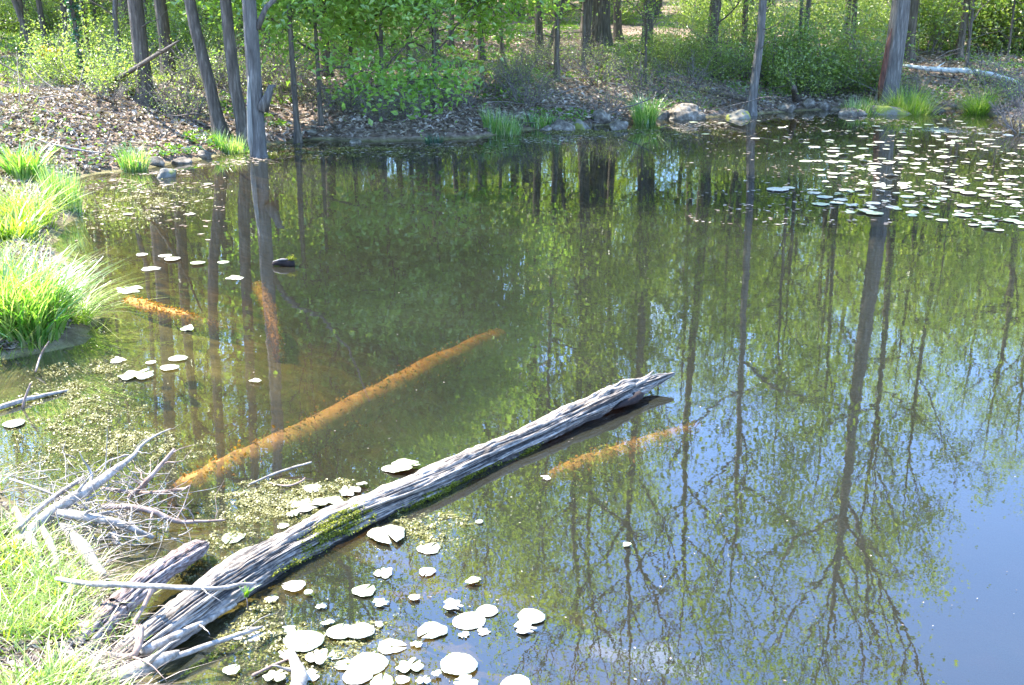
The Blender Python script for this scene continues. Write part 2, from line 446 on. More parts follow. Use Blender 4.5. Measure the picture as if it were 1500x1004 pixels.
# water body (closed, so that it absorbs light with depth)
wx0, wx1, wy0, wy1 = -24, 60, -1.5, 40
wv = [(wx0, wy0, 0), (wx1, wy0, 0), (wx1, wy1, 0), (wx0, wy1, 0), (wx0, wy0, -3), (wx1, wy0, -3), (wx1, wy1, -3), (wx0, wy1, -3)]
wf = [(0, 1, 2, 3), (7, 6, 5, 4), (0, 4, 5, 1), (1, 5, 6, 2), (2, 6, 7, 3), (3, 7, 4, 0)]
w = obj('water', mesh_np('water', wv, wf, M['water']))
tag(w, 'still murky pond water reflecting the trees', None, None, 'structure')

# ------------------------------------------------------------------ trees
def curve_pts(p0, d0, length, n, wob, lift, rnd):
    pts = [np.array(p0, float)]; d = np.array(d0, float); d /= np.linalg.norm(d)
    st = length / n
    for i in range(n):
        d = d + np.array([rnd.gauss(0, wob), rnd.gauss(0, wob), rnd.gauss(0, wob) + lift])
        d /= np.linalg.norm(d)
        pts.append(pts[-1] + d * st)
    return pts, d

def tree_meshes(seed, H, r0, first, spread, n_limb=14, n_sec=6, leaves=28, leaf=.085, path=None, leafmat='leaf_canopy', bark='bark',
                clump=.30, fork=False, bare=0.0, up=.10, low_twigs=0):
    """trunk mesh (trunk, limbs and twigs) and crown mesh (leaves). path: trunk offsets [(h, dx, dy), ...]"""
    rnd = random.Random(seed)
    g = Geo(); tips = []
    n = 16
    hs = [H * (i / n) for i in range(n + 1)]
    ph = rnd.random() * 6
    def off(h):
        if path:
            for (h0, x0, y0), (h1, x1, y1) in zip(path[:-1], path[1:]):
                if h <= h1:
                    t = (h - h0) / (h1 - h0); t = max(0, t)
                    return np.array([x0 + (x1 - x0) * t, y0 + (y1 - y0) * t])
            return np.array(path[-1][1:])
        return np.array([math.sin(h * .55 + ph) * .07 * H / 12, math.cos(h * .4 + ph * 2) * .07 * H / 12]) - np.array([math.sin(ph), math.cos(ph * 2)]) * .07 * H / 12
    pts = []; rads = []
    for h in [-.5, 0, .12, .3, .6] + [x for x in hs if x > .8]:
        o = off(max(h, 0)); pts.append((o[0], o[1], h))
        flare = 1 + .8 * math.exp(-max(h, 0) / .18)
        rads.append(r0 * flare * max(.06, (1 - max(h, 0) / H) ** .75))
    g.tube(pts, rads, 12, .0, .10)
    def at(h):
        o = off(h); return np.array([o[0], o[1], h])
    def rad(h): return r0 * max(.06, (1 - h / H) ** .75)
    for k in range(n_limb):
        t = (k + rnd.random()) / n_limb
        h = first + (H * .97 - first) * t ** .9
        az = k * 2.4 + rnd.uniform(-.5, .5)
        L = spread * (1.05 - .55 * t) * rnd.uniform(.75, 1.2)
        el = rnd.uniform(.35, .8) if not fork else rnd.uniform(.9, 1.5)
        d = (math.cos(az), math.sin(az), el)
        if fork: L *= 1.35
        lp, ld = curve_pts(at(h), d, L, 7, .12, up, rnd)
        lr = min(rad(h) * .62, .012 + L * .017)
        g.tube(lp, [lr * (1 - .85 * i / 7) for i in range(8)], 6, .0, .1, cap=False)
        for q in range(n_sec):
            u = .25 + .75 * (q + rnd.random()) / n_sec
            i = min(6, int(u * 7)); b = lp[i] + (lp[i + 1] - lp[i]) * (u * 7 - i)
            base = lp[min(i + 1, 7)] - lp[i]; base /= np.linalg.norm(base)
            dd = base + np.array([rnd.gauss(0, .6), rnd.gauss(0, .6), rnd.gauss(.1, .4)])
            L2 = L * rnd.uniform(.22, .5) * (1.1 - .4 * u)
            sp, sdv = curve_pts(b, dd, L2, 4, .18, up * .8, rnd)
            g.tube(sp, [lr * .42 * (1 - .75 * i / 4) + .003 for i in range(5)], 4, 0, 0, cap=False)
            for w_ in range(3):
                b2 = sp[rnd.randint(1, 4)]
                d2 = sdv + np.array([rnd.gauss(0, .7), rnd.gauss(0, .7), rnd.gauss(0, .5)])
                tp, _ = curve_pts(b2, d2, rnd.uniform(.3, .75), 3, .2, .05, rnd)
                g.tube(tp, [.007, .005, .004, .003], 3, 0, 0, cap=False)
                if rnd.random() >= bare:
                    tips += [tp[1], tp[3]]
    for k in range(low_twigs):                     # dead side twigs on the lower trunk
        h = rnd.uniform(.8, first)
        az = rnd.uniform(0, 6.28)
        lp, ld = curve_pts(at(h), (math.cos(az), math.sin(az), rnd.uniform(0, .7)), rnd.uniform(.4, 1.3), 5, .2, .02, rnd)
        g.tube(lp, [.014, .011, .009, .007, .005, .003], 4, 0, 0, cap=False)
    trunk = g.build('trunk', M[bark], True)
    tips = np.array(tips)
    nl = leaves // 2
    C = np.repeat(tips, nl, axis=0) + NR.normal(size=(len(tips) * nl, 3)) * np.array([clump, clump, clump * .6]) * (.5 + NR.random((len(tips) * nl, 1)))
    tv = np.repeat(NR.random(len(tips)), nl)
    V, Fq, a = leaf_quads(C, leaf, .5, .62, .15, .2, var=np.clip(.6 * tv + .4 * NR.random(len(C)), 0, 1))
    crown = mesh_np('crown', V, Fq, M[leafmat], False, {'var': a})
    return trunk, crown

def tree(meshes, x, y, rz=0, s=1.0, label=None, cat='tree', group=None, name='tree', sink=0.0):
    e = bpy.data.objects.new(name, None); COL.objects.link(e)
    e.empty_display_size = .3
    e.location = (x, y, gz(x, y) - sink); e.rotation_euler = (0, 0, rz)
    e.scale = (s, s, s) if not hasattr(s, '__len__') else s
    tag(e, label, cat, group)
    obj('trunk', meshes[0], e); obj('crown', meshes[1], e)
    return e

protos = {
    'tall': [tree_meshes(s, H, r, f, sp, 15, 6, lv, .088, bare=b) for s, H, r, f, sp, lv, b in
             [(1, 15, .17, 5.0, 3.0, 30, .0), (2, 16.5, .2, 5.6, 3.3, 28, .05), (3, 14, .14, 4.2, 2.6, 30, 0), (4, 17, .21, 6.5, 3.4, 26, .1)]],
    'mid': [tree_meshes(s, H, r, f, sp, 13, 5, 30, .085, low_twigs=8) for s, H, r, f, sp in
            [(5, 9.5, .09, 2.6, 2.2), (6, 8, .075, 2.2, 2.0), (7, 10.5, .10, 3.4, 2.2)]],
    'belt': [tree_meshes(s, H, r, f, sp, 16, 6, 22, .15, clump=.5) for s, H, r, f, sp in
            [(11, 8.5, .08, 1.0, 3.0), (12, 10, .09, 1.4, 3.2)]],
    'low': [tree_meshes(s, H, r, f, sp, 12, 5, 26, .085, low_twigs=3) for s, H, r, f, sp in
            [(8, 5.2, .045, .9, 1.7), (9, 4.2, .04, .6, 1.6), (10, 6.2, .05, 1.2, 1.7)]],
}

# the trees that can be picked out along the bank -------------------------------------------------
def by_px(px, Y): return XD(px, Y, gz(XD(px, Y), Y)), Y
def put(px, Y, seed, H, r, first, spread, label, path=None, **kw):
    x, y = by_px(px, Y)
    extra = {k: kw.pop(k) for k in ('name',) if k in kw}
    return tree(tree_meshes(seed, H, r * .88, first, spread, path=path, **kw), x, y, 0, 1, label, **extra)

tA = put(215, 19.2, 21, 15.5, .15, 6.0, 3.2, 'dark straight tree trunk left of the forked pair on the bank', [(0, 0, 0), (3, -.05, 0), (8, -.35, 0), (16, -.9, 0)], low_twigs=6, leaves=24)
tB = put(325, 18.2, 22, 14, .115, 5.5, 2.6, 'slim tree leaning left above the grassy bank with a bent trunk', [(0, 0, 0), (1.1, -.17, 0), (2.2, -.40, .1), (5, -.5, .2), (14, -1.0, .3)], leaves=24, bark='bark')
tC = put(362, 18.0, 23, 13.5, .115, 5.2, 2.6, 'slim tree just behind and left of the scarred trunk', [(0, 0, 0), (1, -.14, 0), (3, -.2, 0), (14, -.5, 0)], leaves=24)
tD = put(381, 17.0, 24, 14.5, .135, 5.4, 3.0, 'thick tree at the water edge with a pale bare scar and broken spur', [(0, 0, 0), (4, .02, 0), (9, -.2, 0), (15, -.1, 0)], leaves=24, bark='bark_grey')
# scar and broken spur on that trunk
ge = Geo(); ge.tube([(-.09, -.09, .20), (-.085, -.085, .5), (-.075, -.085, .9), (-.055, -.09, 1.25), (-.04, -.085, 1.5)], [.01, .05, .045, .03, .006], 8, 0, .15)
obj('bark_scar', ge.build('bark_scar', M['scar'], True), tD, label='pale strip of bare wood on the trunk')
ge = Geo(); ge.tube([(.10, -.03, .95), (.2, -.05, 1.15), (.26, -.05, 1.28), (.33, -.05, 1.3)], [.10, .07, .05, .012], 8, 0, .3)
obj('broken_spur', ge.build('broken_spur', M['bark_grey'], True), tD)
ge = Geo(); ge.tube([(.1, 0, 2.1), (.25, 0, 2.4), (.5, .05, 2.62), (.8, .1, 2.8), (1.2, .1, 3.3), (1.5, .1, 4.2)], [.05, .04, .035, .03, .02, .01], 6, 0, .1)
obj('limb', ge.build('limb', M['bark_grey'], True), tD)
tL = put(1297, 23.6, 25, 13.3, .235, 8.2, 3.4, 'big grey tree standing on a grassy hummock at the water edge', [(0, 0, 0), (2.2, .12, 0), (6, -.02, 0), (13, -.1, 0)],
         n_limb=11, n_sec=8, leaves=20, fork=True, up=.06, bark='bark_grey')
ge = Geo(); ge.tube([(-.19, -.14, .1), (-.19, -.155, .5), (-.16, -.17, .9), (-.13, -.18, 1.3), (-.09, -.18, 1.6)], [.03, .06, .055, .04, .01], 8, 0, .2)
obj('rotten_strip', ge.build('rotten_strip', M['redwood'], True), tL, label='reddish rotten strip along the trunk')
tJ = put(1099, 22.6, 26, 12.5, .10, 5.0, 2.3, 'slender grey tree at the water edge with a fallen pole against it', [(0, 0, 0), (1.5, .10, 0), (4, .12, 0), (12, .3, 0)], leaves=22, low_twigs=8, bark='bark_grey')
put(1331, 27.5, 27, 12.5, .13, 6.5, 2.6, 'tree just behind and right of the big grey tree on the hummock', leaves=24)
put(1404, 28, 28, 12, .09, 5, 2.6, 'thin tree in the bushes above the fallen birch', leaves=24)
put(1248, 29, 29, 12, .075, 5, 2.4, 'thin straight trunk behind the bright shrubs, left of the big grey tree', leaves=24)
put(1168, 25.5, 30, 10, .05, 3.5, 2.0, 'thin grey stem in the shrubs between two grey trees', leaves=22, low_twigs=8)
put(790, 27.5, 31, 13, .11, 4.6, 2.6, 'dark tree with a low forking stem in the middle of the far bank', [(0, 0, 0), (2, -.05, 0), (5, -.1, 0), (13, .2, 0)], leaves=22, low_twigs=6)
put(816, 23.6, 32, 11, .065, 4.2, 2.2, 'thin dark stem in front of the forking tree', [(0, 0, 0), (2, -.05, 0), (11, -.2, 0)], leaves=22, low_twigs=6)
put(797, 27.3, 33, 9, .07, 3.8, 2.0, 'stem slanting right from the foot of the forking tree', [(0, 0, 0), (1.2, .42, 0), (3, .7, 0), (9, 1.6, 0)], leaves=20)
put(706, 27.0, 34, 13, .08, 5.0, 2.4, 'straight dark trunk standing against the sunny clearing', leaves=22)
put(735, 29, 35, 12, .055, 5.0, 2.2, 'thin trunk just right of the straight dark one by the clearing', leaves=22)
put(660, 30, 36, 13, .08, 5.4, 2.4, 'trunk leaning left at the left end of the clearing', [(0, 0, 0), (4, .2, 0), (13, 1.1, 0)], leaves=22)
put(640, 28, 37, 12.5, .07, 5, 2.4, 'slim trunk behind the bright maple sapling', leaves=22)
put(632, 33, 38, 13, .1, 5, 2.4, 'grey trunk furthest left behind the maple', leaves=22)
put(880, 31, 39, 15, .28, 6.5, 3.2, 'broad brown trunk in the woods behind the brushy bank', leaves=24)
put(905, 33, 40, 14, .13, 6, 2.8, 'trunk just right of the broad brown one', leaves=24)
put(248, 22.5, 41, 14, .14, 5.5, 2.8, 'brown trunk between the dark straight tree and the leaning one', leaves=22)
put(437, 18.6, 42, 7.5, .055, 2.6, 1.6, 'short thin stem right of the scarred tree', leaves=16, low_twigs=5)
put(35, 30, 43, 10, .07, 3, 2.2, 'thin tree at the far left edge of the sunny slope', leaves=20, low_twigs=6)
put(52, 26, 44, 9, .08, 3, 2.2, 'tree leaning right above the sunny slope', [(0, 0, 0), (1.5, -.4, 0), (4, -.9, 0), (9, -1.8, 0)], leaves=18, low_twigs=6)
put(70, 26.5, 45, 9, .075, 3, 2.2, 'forked brown tree above the yellow flowers', [(0, 0, 0), (2, -.1, 0), (9, .3, 0)], leaves=18, low_twigs=6)
put(185, 21, 46, 10, .06, 3.6, 2.0, 'thin pale crooked stem left of the dark straight tree', [(0, 0, 0), (1, -.12, 0), (2, .05, 0), (10, -.3, 0)], leaves=16, low_twigs=7, bark='bark_grey')
put(478, 23, 60, 14, .12, 6, 3.0, 'trunk hidden behind the left of the maple foliage', leaves=22)
for px, Y, lab, sd_ in [(126, 20.5, 'thin trunk wrapped in dark green ivy on the left bank', 47), (137, 21.3, 'thin trunk wrapped in olive ivy beside the darker ivy one', 48)]:
    t = put(px, Y, sd_, 11, .045, 5, 2.0, lab, [(0, 0, 0), (1, -.07, 0), (3, -.18, 0), (11, -.6, 0)] if sd_ == 47 else None, leaves=16)
    hh = NR.random(900) * 4.2 + .3; aa = NR.random(900) * 6.28; rr = .055 + NR.random(900) * .05
    offx = -np.minimum(hh, 3) * .06 if sd_ == 47 else 0
    V, Fq, a = leaf_quads(np.stack([offx + np.cos(aa) * rr, np.sin(aa) * rr, hh], 1), .07, .1, .8, .1, .6)
    obj('ivy', mesh_np('ivy', V, Fq, M['ivy'] if sd_ == 47 else M['leaf_shrub'], False, {'var': a}), t)

# the maple sapling with hanging bright green foliage
for px, Y, sd_, H, lab in [(470, 19.6, 51, 5.4, 'bright green young maple overhanging the bank, nearest the scarred tree'),
                           (560, 19.9, 52, 5.8, 'bright green young maple with the widest hanging foliage'),
                           (638, 20.8, 53, 4.6, 'bright green young maple at the right end of the maple foliage'),
                           (515, 21.4, 57, 5.0, 'bright green young maple standing behind the gap between the first two'),
                           (600, 22.2, 58, 5.2, 'bright green young maple furthest back in the maple foliage')]:
    put(px, Y, sd_, H, .045, .7, 2.15, lab, n_limb=17, n_sec=6, leaves=66, leaf=.105, leafmat='leaf_maple', clump=.28, up=.0)

# bare-limbed trees whose tops show as branches against the sky
put(945, 26.5, 54, 16, .15, 8.5, 3.6, 'tall tree with long bare limbs behind the brushy bank', n_limb=10, n_sec=8, leaves=16, fork=True, bare=.62, up=.05)
put(1040, 28, 55, 16.0, .15, 9, 3.6, 'tall sparse tree right of the bare-limbed one', n_limb=10, n_sec=8, leaves=16, fork=True, bare=.6, up=.05)
put(855, 27.5, 56, 17, .15, 8.5, 3.6, 'tall sparse tree left of the bare-limbed one', n_limb=11, n_sec=8, leaves=20, fork=True, bare=.4, up=.05)

# the rest of the wood ---------------------------------------------------------------------------
placed = [(o.location.x, o.location.y) for o in COL.objects if o.type == 'EMPTY']
def free(x, y, r):
    return all((x - a) ** 2 + (y - b) ** 2 > r * r for a, b in placed)
def scatter(kind, count, y0, y1, rmin, label, group, name, smin, smax, cond=lambda x, y: True, px0=-260, px1=1760, cat='tree'):
    done = 0; tries = 0; first = {}
    while done < count and tries < count * 60:
        tries += 1
        Y = y0 + (y1 - y0) * R.random() ** .9; px = R.uniform(px0, px1); x = XD(px, Y)
        if not cond(x, Y) or not free(x, Y, rmin) : continue
        if float(shore_dist(np.array([x]), np.array([Y]))[0]) < .9: continue
        placed.append((x, Y)); k = R.randrange(len(protos[kind])); s = R.uniform(smin, smax)
        if k not in first:
            first[k] = tree(protos[kind][k], x, Y, R.uniform(0, 6.28), s, label, cat, group, name)
        else:
            o = dup(first[k], (x, Y, gz(x, Y)), R.uniform(0, 6.28), s)
        done += 1
def pxof(x, y): return 750 + x / (y * CP + 2 * SP) * FPX
# tall trees: none too tall towards the right, where the sky shows above them
def clearing(x, y): return 500 < pxof(x, y) < 1010 and 30.5 < y < 43
def hcond(x, y): return pxof(x, y) < 820 and not clearing(x, y)
scatter('tall', 30, 27, 50, 2.4, 'tall leafy tree in the woods beyond the pond', 'tall trees in the woods beyond the pond', 'canopy_tree', .9, 1.12, hcond)
scatter('tall', 34, 33, 60, 2.2, 'leafy tree deep in the woods behind the right bank', 'trees deep in the woods behind the right bank', 'canopy_tree', .60, .76, lambda x, y: pxof(x, y) >= 820 and not clearing(x, y))
scatter('tall', 7, 28.5, 36, 2.2, 'leafy tree in the woods a little behind the right bank', 'trees a little behind the right bank', 'canopy_tree', .56, .68, lambda x, y: pxof(x, y) >= 700 and not clearing(x, y))
scatter('tall', 16, 43.5, 50, 1.6, 'full tall tree on the far side of the sunny clearing', 'trees on the far side of the clearing', 'canopy_tree', 1.0, 1.15, lambda x, y: 480 < pxof(x, y) < 960)
scatter('tall', 50, 48, 95, 2.6, 'distant leafy tree far back in the woods', 'distant trees far back in the woods', 'canopy_tree', .85, 1.05)
scatter('mid', 30, 25, 50, 1.4, 'slender half-grown tree among the taller trunks', 'half-grown trees among the taller trunks', 'young_tree', .8, 1.15, lambda x, y: not clearing(x, y))
scatter('belt', 80, 43, 78, 1.8, 'dense bright yellow-green tree at the back of the woods', 'bright leafy trees at the back of the woods', 'leafy_tree', .9, 1.25)
scatter('low', 40, 22, 46, 1.1, 'small leafy sapling under the trees', 'saplings under the trees', 'sapling', .7, 1.1, lambda x, y: not clearing(x, y) and not (540 < pxof(x, y) < 780 and y < 32) and not (pxof(x, y) < 260 and y < 25))

# ------------------------------------------------------------------ shrubs and brush
def shrub_meshes(seed, H, W, nst, leaves, leaf, leafmat='leaf_shrub', bark='twig', lean=.5):
    rnd = random.Random(seed); g = Geo(); tips = []
    for k in range(nst):
        az = rnd.uniform(0, 6.28); L = H * rnd.uniform(.6, 1.1)
        b = (math.cos(az) * .12 * W, math.sin(az) * .12 * W, -.05)
        lp, ld = curve_pts(b, (math.cos(az) * lean * W / H, math.sin(az) * lean * W / H, 1), L, 6, .16, -.03, rnd)
        g.tube(lp, [.014 - .0018 * i for i in range(7)], 4, 0, 0, cap=False)
        for q in range(6):
            i = rnd.randint(1, 5)
            d2 = ld + np.array([rnd.gauss(0, .8), rnd.gauss(0, .8), rnd.gauss(0, .4)])
            sp, _ = curve_pts(lp[i], d2, L * rnd.uniform(.2, .5), 4, .22, 0, rnd)
            g.tube(sp, [.006, .005, .004, .003, .002], 3, 0, 0, cap=False)
            tips += [sp[2], sp[4]]
    st = g.build('stems', M[bark], True)
    if not leaves: return st, None
    tips = np.array(tips); nl = leaves
    C = np.repeat(tips, nl, axis=0) + NR.normal(size=(len(tips) * nl, 3)) * .13 * W / 1.4
    V, Fq, a = leaf_quads(C, leaf, .5, .6, .15, .1)
    return st, mesh_np('leaves', V, Fq, M[leafmat], False, {'var': a})

def shrub(meshes, x, y, s, label, group=None, name='shrub', cat='shrub', rz=None):
    e = bpy.data.objects.new(name, None); COL.objects.link(e)
    e.location = (x, y, gz(x, y)); e.rotation_euler = (0, 0, R.uniform(0, 6.28) if rz is None else rz); e.scale = (s,) * 3
    tag(e, label, cat, group)
    obj('stems', meshes[0], e)
    if meshes[1]: obj('leaves', meshes[1], e)
    return e

SB = [shrub_meshes(71, 1.9, 1.9, 20, 18, .075), shrub_meshes(72, 1.5, 1.8, 18, 18, .07), shrub_meshes(73, 2.4, 2.2, 22, 18, .08)]
BR = [shrub_meshes(74, 1.1, 1.4, 16, 2, .045), shrub_meshes(75, .9, 1.5, 14, 0, .05), shrub_meshes(76, 1.4, 1.5, 18, 3, .045)]
for px, Y, k, s, lab in [
    (1225, 25.2, 0, .95, 'bright yellow-green shrub left of the big grey tree'),
    (1165, 24.8, 1, .9, 'leafy shrub between the slender and the big grey tree'),
    (1130, 25.5, 2, .8, 'tall leafy shrub behind the slender grey tree'),
    (1055, 25.0, 1, .65, 'mixed green shrub left of the slender grey tree'),
    (1000, 25.5, 0, .6, 'leafy shrub above the pale boulder'),
    (940, 25.5, 1, .6, 'leafy shrub behind the bright grass tuft and boulders'),
    (1272, 25.0, 1, .7, 'low green shrub touching the left side of the big grey tree'),
    (1352, 29.0, 2, 1.05, 'dense green shrub right of the big grey tree'),
    (1400, 30.0, 0, 1.25, 'dense green shrub behind the fallen birch, left one'),
    (1450, 30.0, 2, 1.1, 'dense green shrub behind the fallen birch, middle one'),
    (1497, 29.5, 1, 1.5, 'dense green shrub at the right edge behind the fallen birch'),
    (1545, 29.0, 2, 1.1, 'green shrub past the right end of the fallen birch'),
    (172, 19.4, 1, .62, 'low dark green shrub at the foot of the dark straight tree'),
    (100, 21.0, 0, .6, 'pale leafy shrub below the yellow flowers')]:
    shrub(SB[k], XD(px, Y), Y, s, lab)
n_b = 0; firstb = {}
while n_b < 120:
    px = R.uniform(-60, 1560); d_ = R.uniform(.7, 6.5)
    base = P(px, np.interp(px, [0, 400, 800, 1300, 1560], [230, 212, 190, 162, 200]))
    x, y = base.x * (1 + d_ / base.y), base.y + d_
    if float(shore_dist(np.array([x]), np.array([y]))[0]) < .5: continue
    if 290 < px < 430 and y < 20: continue
    if px < 120 and y < 22 and R.random() < .6: continue
    if px > 1315 and y > 25.2: continue
    k = R.randrange(3); s = R.uniform(.3, .85)
    if k not in firstb: firstb[k] = shrub(BR[k], x, y, s, 'tangle of bare brown twigs on the far bank', 'twiggy bushes on the far bank', 'brush')
    else: dup(firstb[k], (x, y, gz(x, y)), R.uniform(0, 6.28), s)
    n_b += 1
n_b = 0; firstb = {}
while n_b < 60:
    px = R.uniform(-80, 1580); y = R.uniform(24, 44); x = XD(px, y)
    if px > 1310 and y < 29.5: continue
    if 860 < px < 1150 and y < 30: continue
    if 540 < px < 1000 and y < 38: continue
    if px < 160 and y < 30: continue
    k = R.randrange(3); s = R.uniform(.4, .9)
    if k not in firstb: firstb[k] = shrub(SB[k], x, y, s, 'leafy bush under the trees behind the bank', 'bushes under the trees behind the bank', 'bush', 'bush')
    else: dup(firstb[k], (x, y, gz(x, y)), R.uniform(0, 6.28), s)
    n_b += 1

# ------------------------------------------------------------------ ground cover, leaf litter
def litter(name, label, n, sampler, size, mat, lift=.01, up=1.6):
    pts = sampler(n)
    d = shore_dist(pts[:, 0], pts[:, 1]); pts = pts[d > .12]
    z = ground_z(pts[:, 0], pts[:, 1]) + lift + NR.random(len(pts)) * .03
    V, Fq, a = leaf_quads(np.column_stack([pts, z]), size, up, .6, .2)
    return tag(obj(name, mesh_np(name, V, Fq, M[mat], False, {'var': a})), label, None, None, 'stuff')
def far_band(n, y0=14, y1=34, px0=-60, px1=1560):
    Y = y0 + (y1 - y0) * NR.random(n) ** 1.3; px = px0 + (px1 - px0) * NR.random(n)
    return np.column_stack([(px - 750) / FPX * (Y * CP + 2 * SP), Y])
litter('leaf_litter', 'pinkish brown dead leaves covering the far bank', 90000, far_band, .09, 'dry')
def herb_s(n):
    p = far_band(n * 3, 15, 45); k = vnoise(p[:, 0], p[:, 1], .5) + .5 * vnoise(p[:, 0], p[:, 1], 1.3)
    lf = (p[:, 0] < -5.2) & (p[:, 1] < 21)
    m = ((k > .25) | ((p[:, 1] > 27) & (k > -.3))) & (~lf | (NR.random(len(p)) < .12)); return p[m][:n]
litter('undergrowth', 'low green herbs patching the woodland floor', 45000, herb_s, .08, 'leaf_herb', .03, .6)

def blades(C, H, lean, width, n_seg=3, az=None, curl=.5, H_var=.4):
    """grass blades rooted at C (n,3): tapered ribbons arching over"""
    n = len(C)
    h = H * (1 - H_var + 2 * H_var * NR.random(n)) if np.isscalar(H) else H
    az = NR.random(n) * 2 * math.pi if az is None else az
    ln = lean * (.3 + 1.2 * NR.random(n))
    d = np.column_stack([np.cos(az), np.sin(az), np.zeros(n)])
    s = np.column_stack([-np.sin(az), np.cos(az), np.zeros(n)])
    tw = NR.normal(size=n) * .6
    s = s * np.cos(tw)[:, None] + d * np.sin(tw)[:, None]
    rows = []
    for i in range(n_seg + 1):
        t = i / n_seg
        a = ln * (t ** 1.6) * (1 + curl)
        z = h * (t - .45 * (ln * curl) * t ** 2.6)
        c = C + d * (h * a)[:, None]; c[:, 2] = C[:, 2] + z
        w_ = (width * (1 - t ** 1.5) + .0006)
        rows.append(np.stack([c - s * w_ / 2, c + s * w_ / 2], 1))
    V = np.stack(rows, 1).reshape(n, -1, 3)
    m = (n_seg + 1) * 2
    f = []
    for i in range(n_seg): f.append([2 * i, 2 * i + 1, 2 * i + 3, 2 * i + 2])
    F = (np.array(f)[None] + (np.arange(n) * m)[:, None, None]).reshape(-1, 4)
    return V.reshape(-1, 3), F, np.repeat(NR.random(n), m)

def tuft(name, px, py, n, H, rad, label, width=.008, lean=.35, mat='sedge', curl=.6, z=None, Y=None, cat='grass clump', sq=1.0, seg=4):
    if Y is None:
        p = P(px, py, 0.03); p = P(px, py, max(.02, gz(p.x, p.y)))
    else: p = Vector((XD(px, Y), Y, 0))
    a = NR.random(n) * 6.28; r = rad * np.sqrt(NR.random(n))
    X = np.cos(a) * r; Yy = np.sin(a) * r * sq
    base = gz(p.x, p.y)
    Z = ground_z(X + p.x, Yy + p.y); Z = np.clip(Z, base - .15, base + .2) - base
    V, F, at = blades(np.column_stack([X, Yy, Z - .01]), H, lean, width, seg, az=a + NR.normal(size=n) * 1.3, curl=curl, H_var=.55)
    o = obj(name, mesh_np(name, V, F, M[mat], False, {'var': at}), loc=(p.x, p.y, base))
    return tag(o, label, cat)

tuft('sedge_clump', 40, 482, 1100, .42, .23, 'largest bright green sedge clump arching over the water at the left bank', .018, .45, curl=.9)
tuft('sedge_clump', -8, 470, 900, .46, .30, 'sedge clump cut by the left edge beside the largest clump', .011, .5, curl=.8, mat='grass')
tuft('sedge_clump', 108, 465, 300, .26, .12, 'pale drooping sedge spilling over the water right of the largest clump', .009, .95, curl=1.2, mat='grass')
tuft('sedge_clump', 92, 300, 420, .36, .20, 'upright dark green sedge clump above the largest one', .011, .18, curl=.3)
tuft('sedge_clump', 38, 322, 420, .40, .26, 'arching sedge clump left of the upright dark green one', .011, .6, curl=.9, mat='grass')
tuft('broadleaf_plant', 40, 268, 260, .34, .2, 'broad-leaved green plant on the left bank above the sedges', .045, .4, curl=.5, cat='plant', seg=4)
tuft('broadleaf_plant', 15, 352, 260, .26, .25, 'yellowish leafy plant at the left edge under the arching sedge', .03, .5, mat='grass', cat='plant')
tuft('grass_tuft', 340, 214, 320, .24, .26, 'bright grass tuft left of the scarred tree', .012, .25, sq=.4)
tuft('grass_tuft', 195, 226, 300, .27, .2, 'dark green grass tuft among the rocks on the left bank', .012, .3, sq=.6)
tuft('grass_tuft', 735, 195, 420, .33, .34, 'wide green grass tuft at the water line in the middle of the far bank', .012, .22, sq=.4)
tuft('grass_tuft', 795, 187, 260, .2, .35, 'low green grass spreading right of the wide tuft', .012, .3, sq=.4)
tuft('grass_tuft', 635, 200, 120, .16, .15, 'small dark grass tuft left of the wide tuft', .012, .3, mat='ivy', sq=.5)
tuft('grass_tuft', 826, 158, 420, .42, .2, 'bright green grass tuft on top of the white stones', .014, .3)
tuft('grass_tuft', 945, 163, 420, .44, .2, 'bright green grass tuft between the two boulders', .014, .35)
tuft('grass_tuft', 1288, 156, 900, .34, .36, 'yellow-green grass skirt round the foot of the big grey tree', .012, .55, mat='grass', curl=.9)
tuft('grass_tuft', 1335, 154, 900, .5, .36, 'tall pale grass right of the big grey tree', .012, .4, mat='grass')
tuft('grass_tuft', 1262, 148, 420, .45, .25, 'fresh green grass left of the big grey tree', .014, .3)
tuft('grass_tuft', 1433, 160, 620, .42, .2, 'lone dome-shaped grass tuft below the fallen birch', .010, .6, mat='grass', curl=.8)
tuft('grass_tuft', 210, 588, 10, .05, .05, 'tiny weed sprig poking out of the shallows', .01, .5)

# near bank grass
def near_s(n):
    px = NR.random(n) * 250 - 60; py = 660 + NR.random(n) * 440
    pts = np.array([(P(a, b, .15).x, P(a, b, .15).y) for a, b in zip(px, py)])
    m = shore_dist(pts[:, 0], pts[:, 1]) > .04
    k = vnoise(pts[:, 0], pts[:, 1], 3.4)
    m &= (k > -.35) & ((px < 130) | (NR.random(n) < .25))
    return pts[m]
p_ = near_s(9000)
V, F, at = blades(np.column_stack([p_, ground_z(p_[:, 0], p_[:, 1]) - .01]), .11, .6, .008, 3, curl=.7, H_var=.6)
tag(obj('bank_grass', mesh_np('bank_grass', V, F, M['grass'], False, {'var': at})), 'short yellow-green grass on the near bank at lower left', None, None, 'stuff')
def left_s(n):
    px = NR.random(n) * 160 - 50; py = 200 + NR.random(n) * 330
    pts = np.array([(P(a, b, .15).x, P(a, b, .15).y) for a, b in zip(px, py)])
    return pts[(shore_dist(pts[:, 0], pts[:, 1]) > .05) & (vnoise(pts[:, 0], pts[:, 1], 1.5) > .05)]
p_ = left_s(4000)
V, F, at = blades(np.column_stack([p_, ground_z(p_[:, 0], p_[:, 1]) - .01]), .11, .6, .009, 3, curl=.7, H_var=.6)
tag(obj('side_bank_grass', mesh_np('side_bank_grass', V, F, M['grass'], False, {'var': at})), 'loose grass along the left bank', None, None, 'stuff')
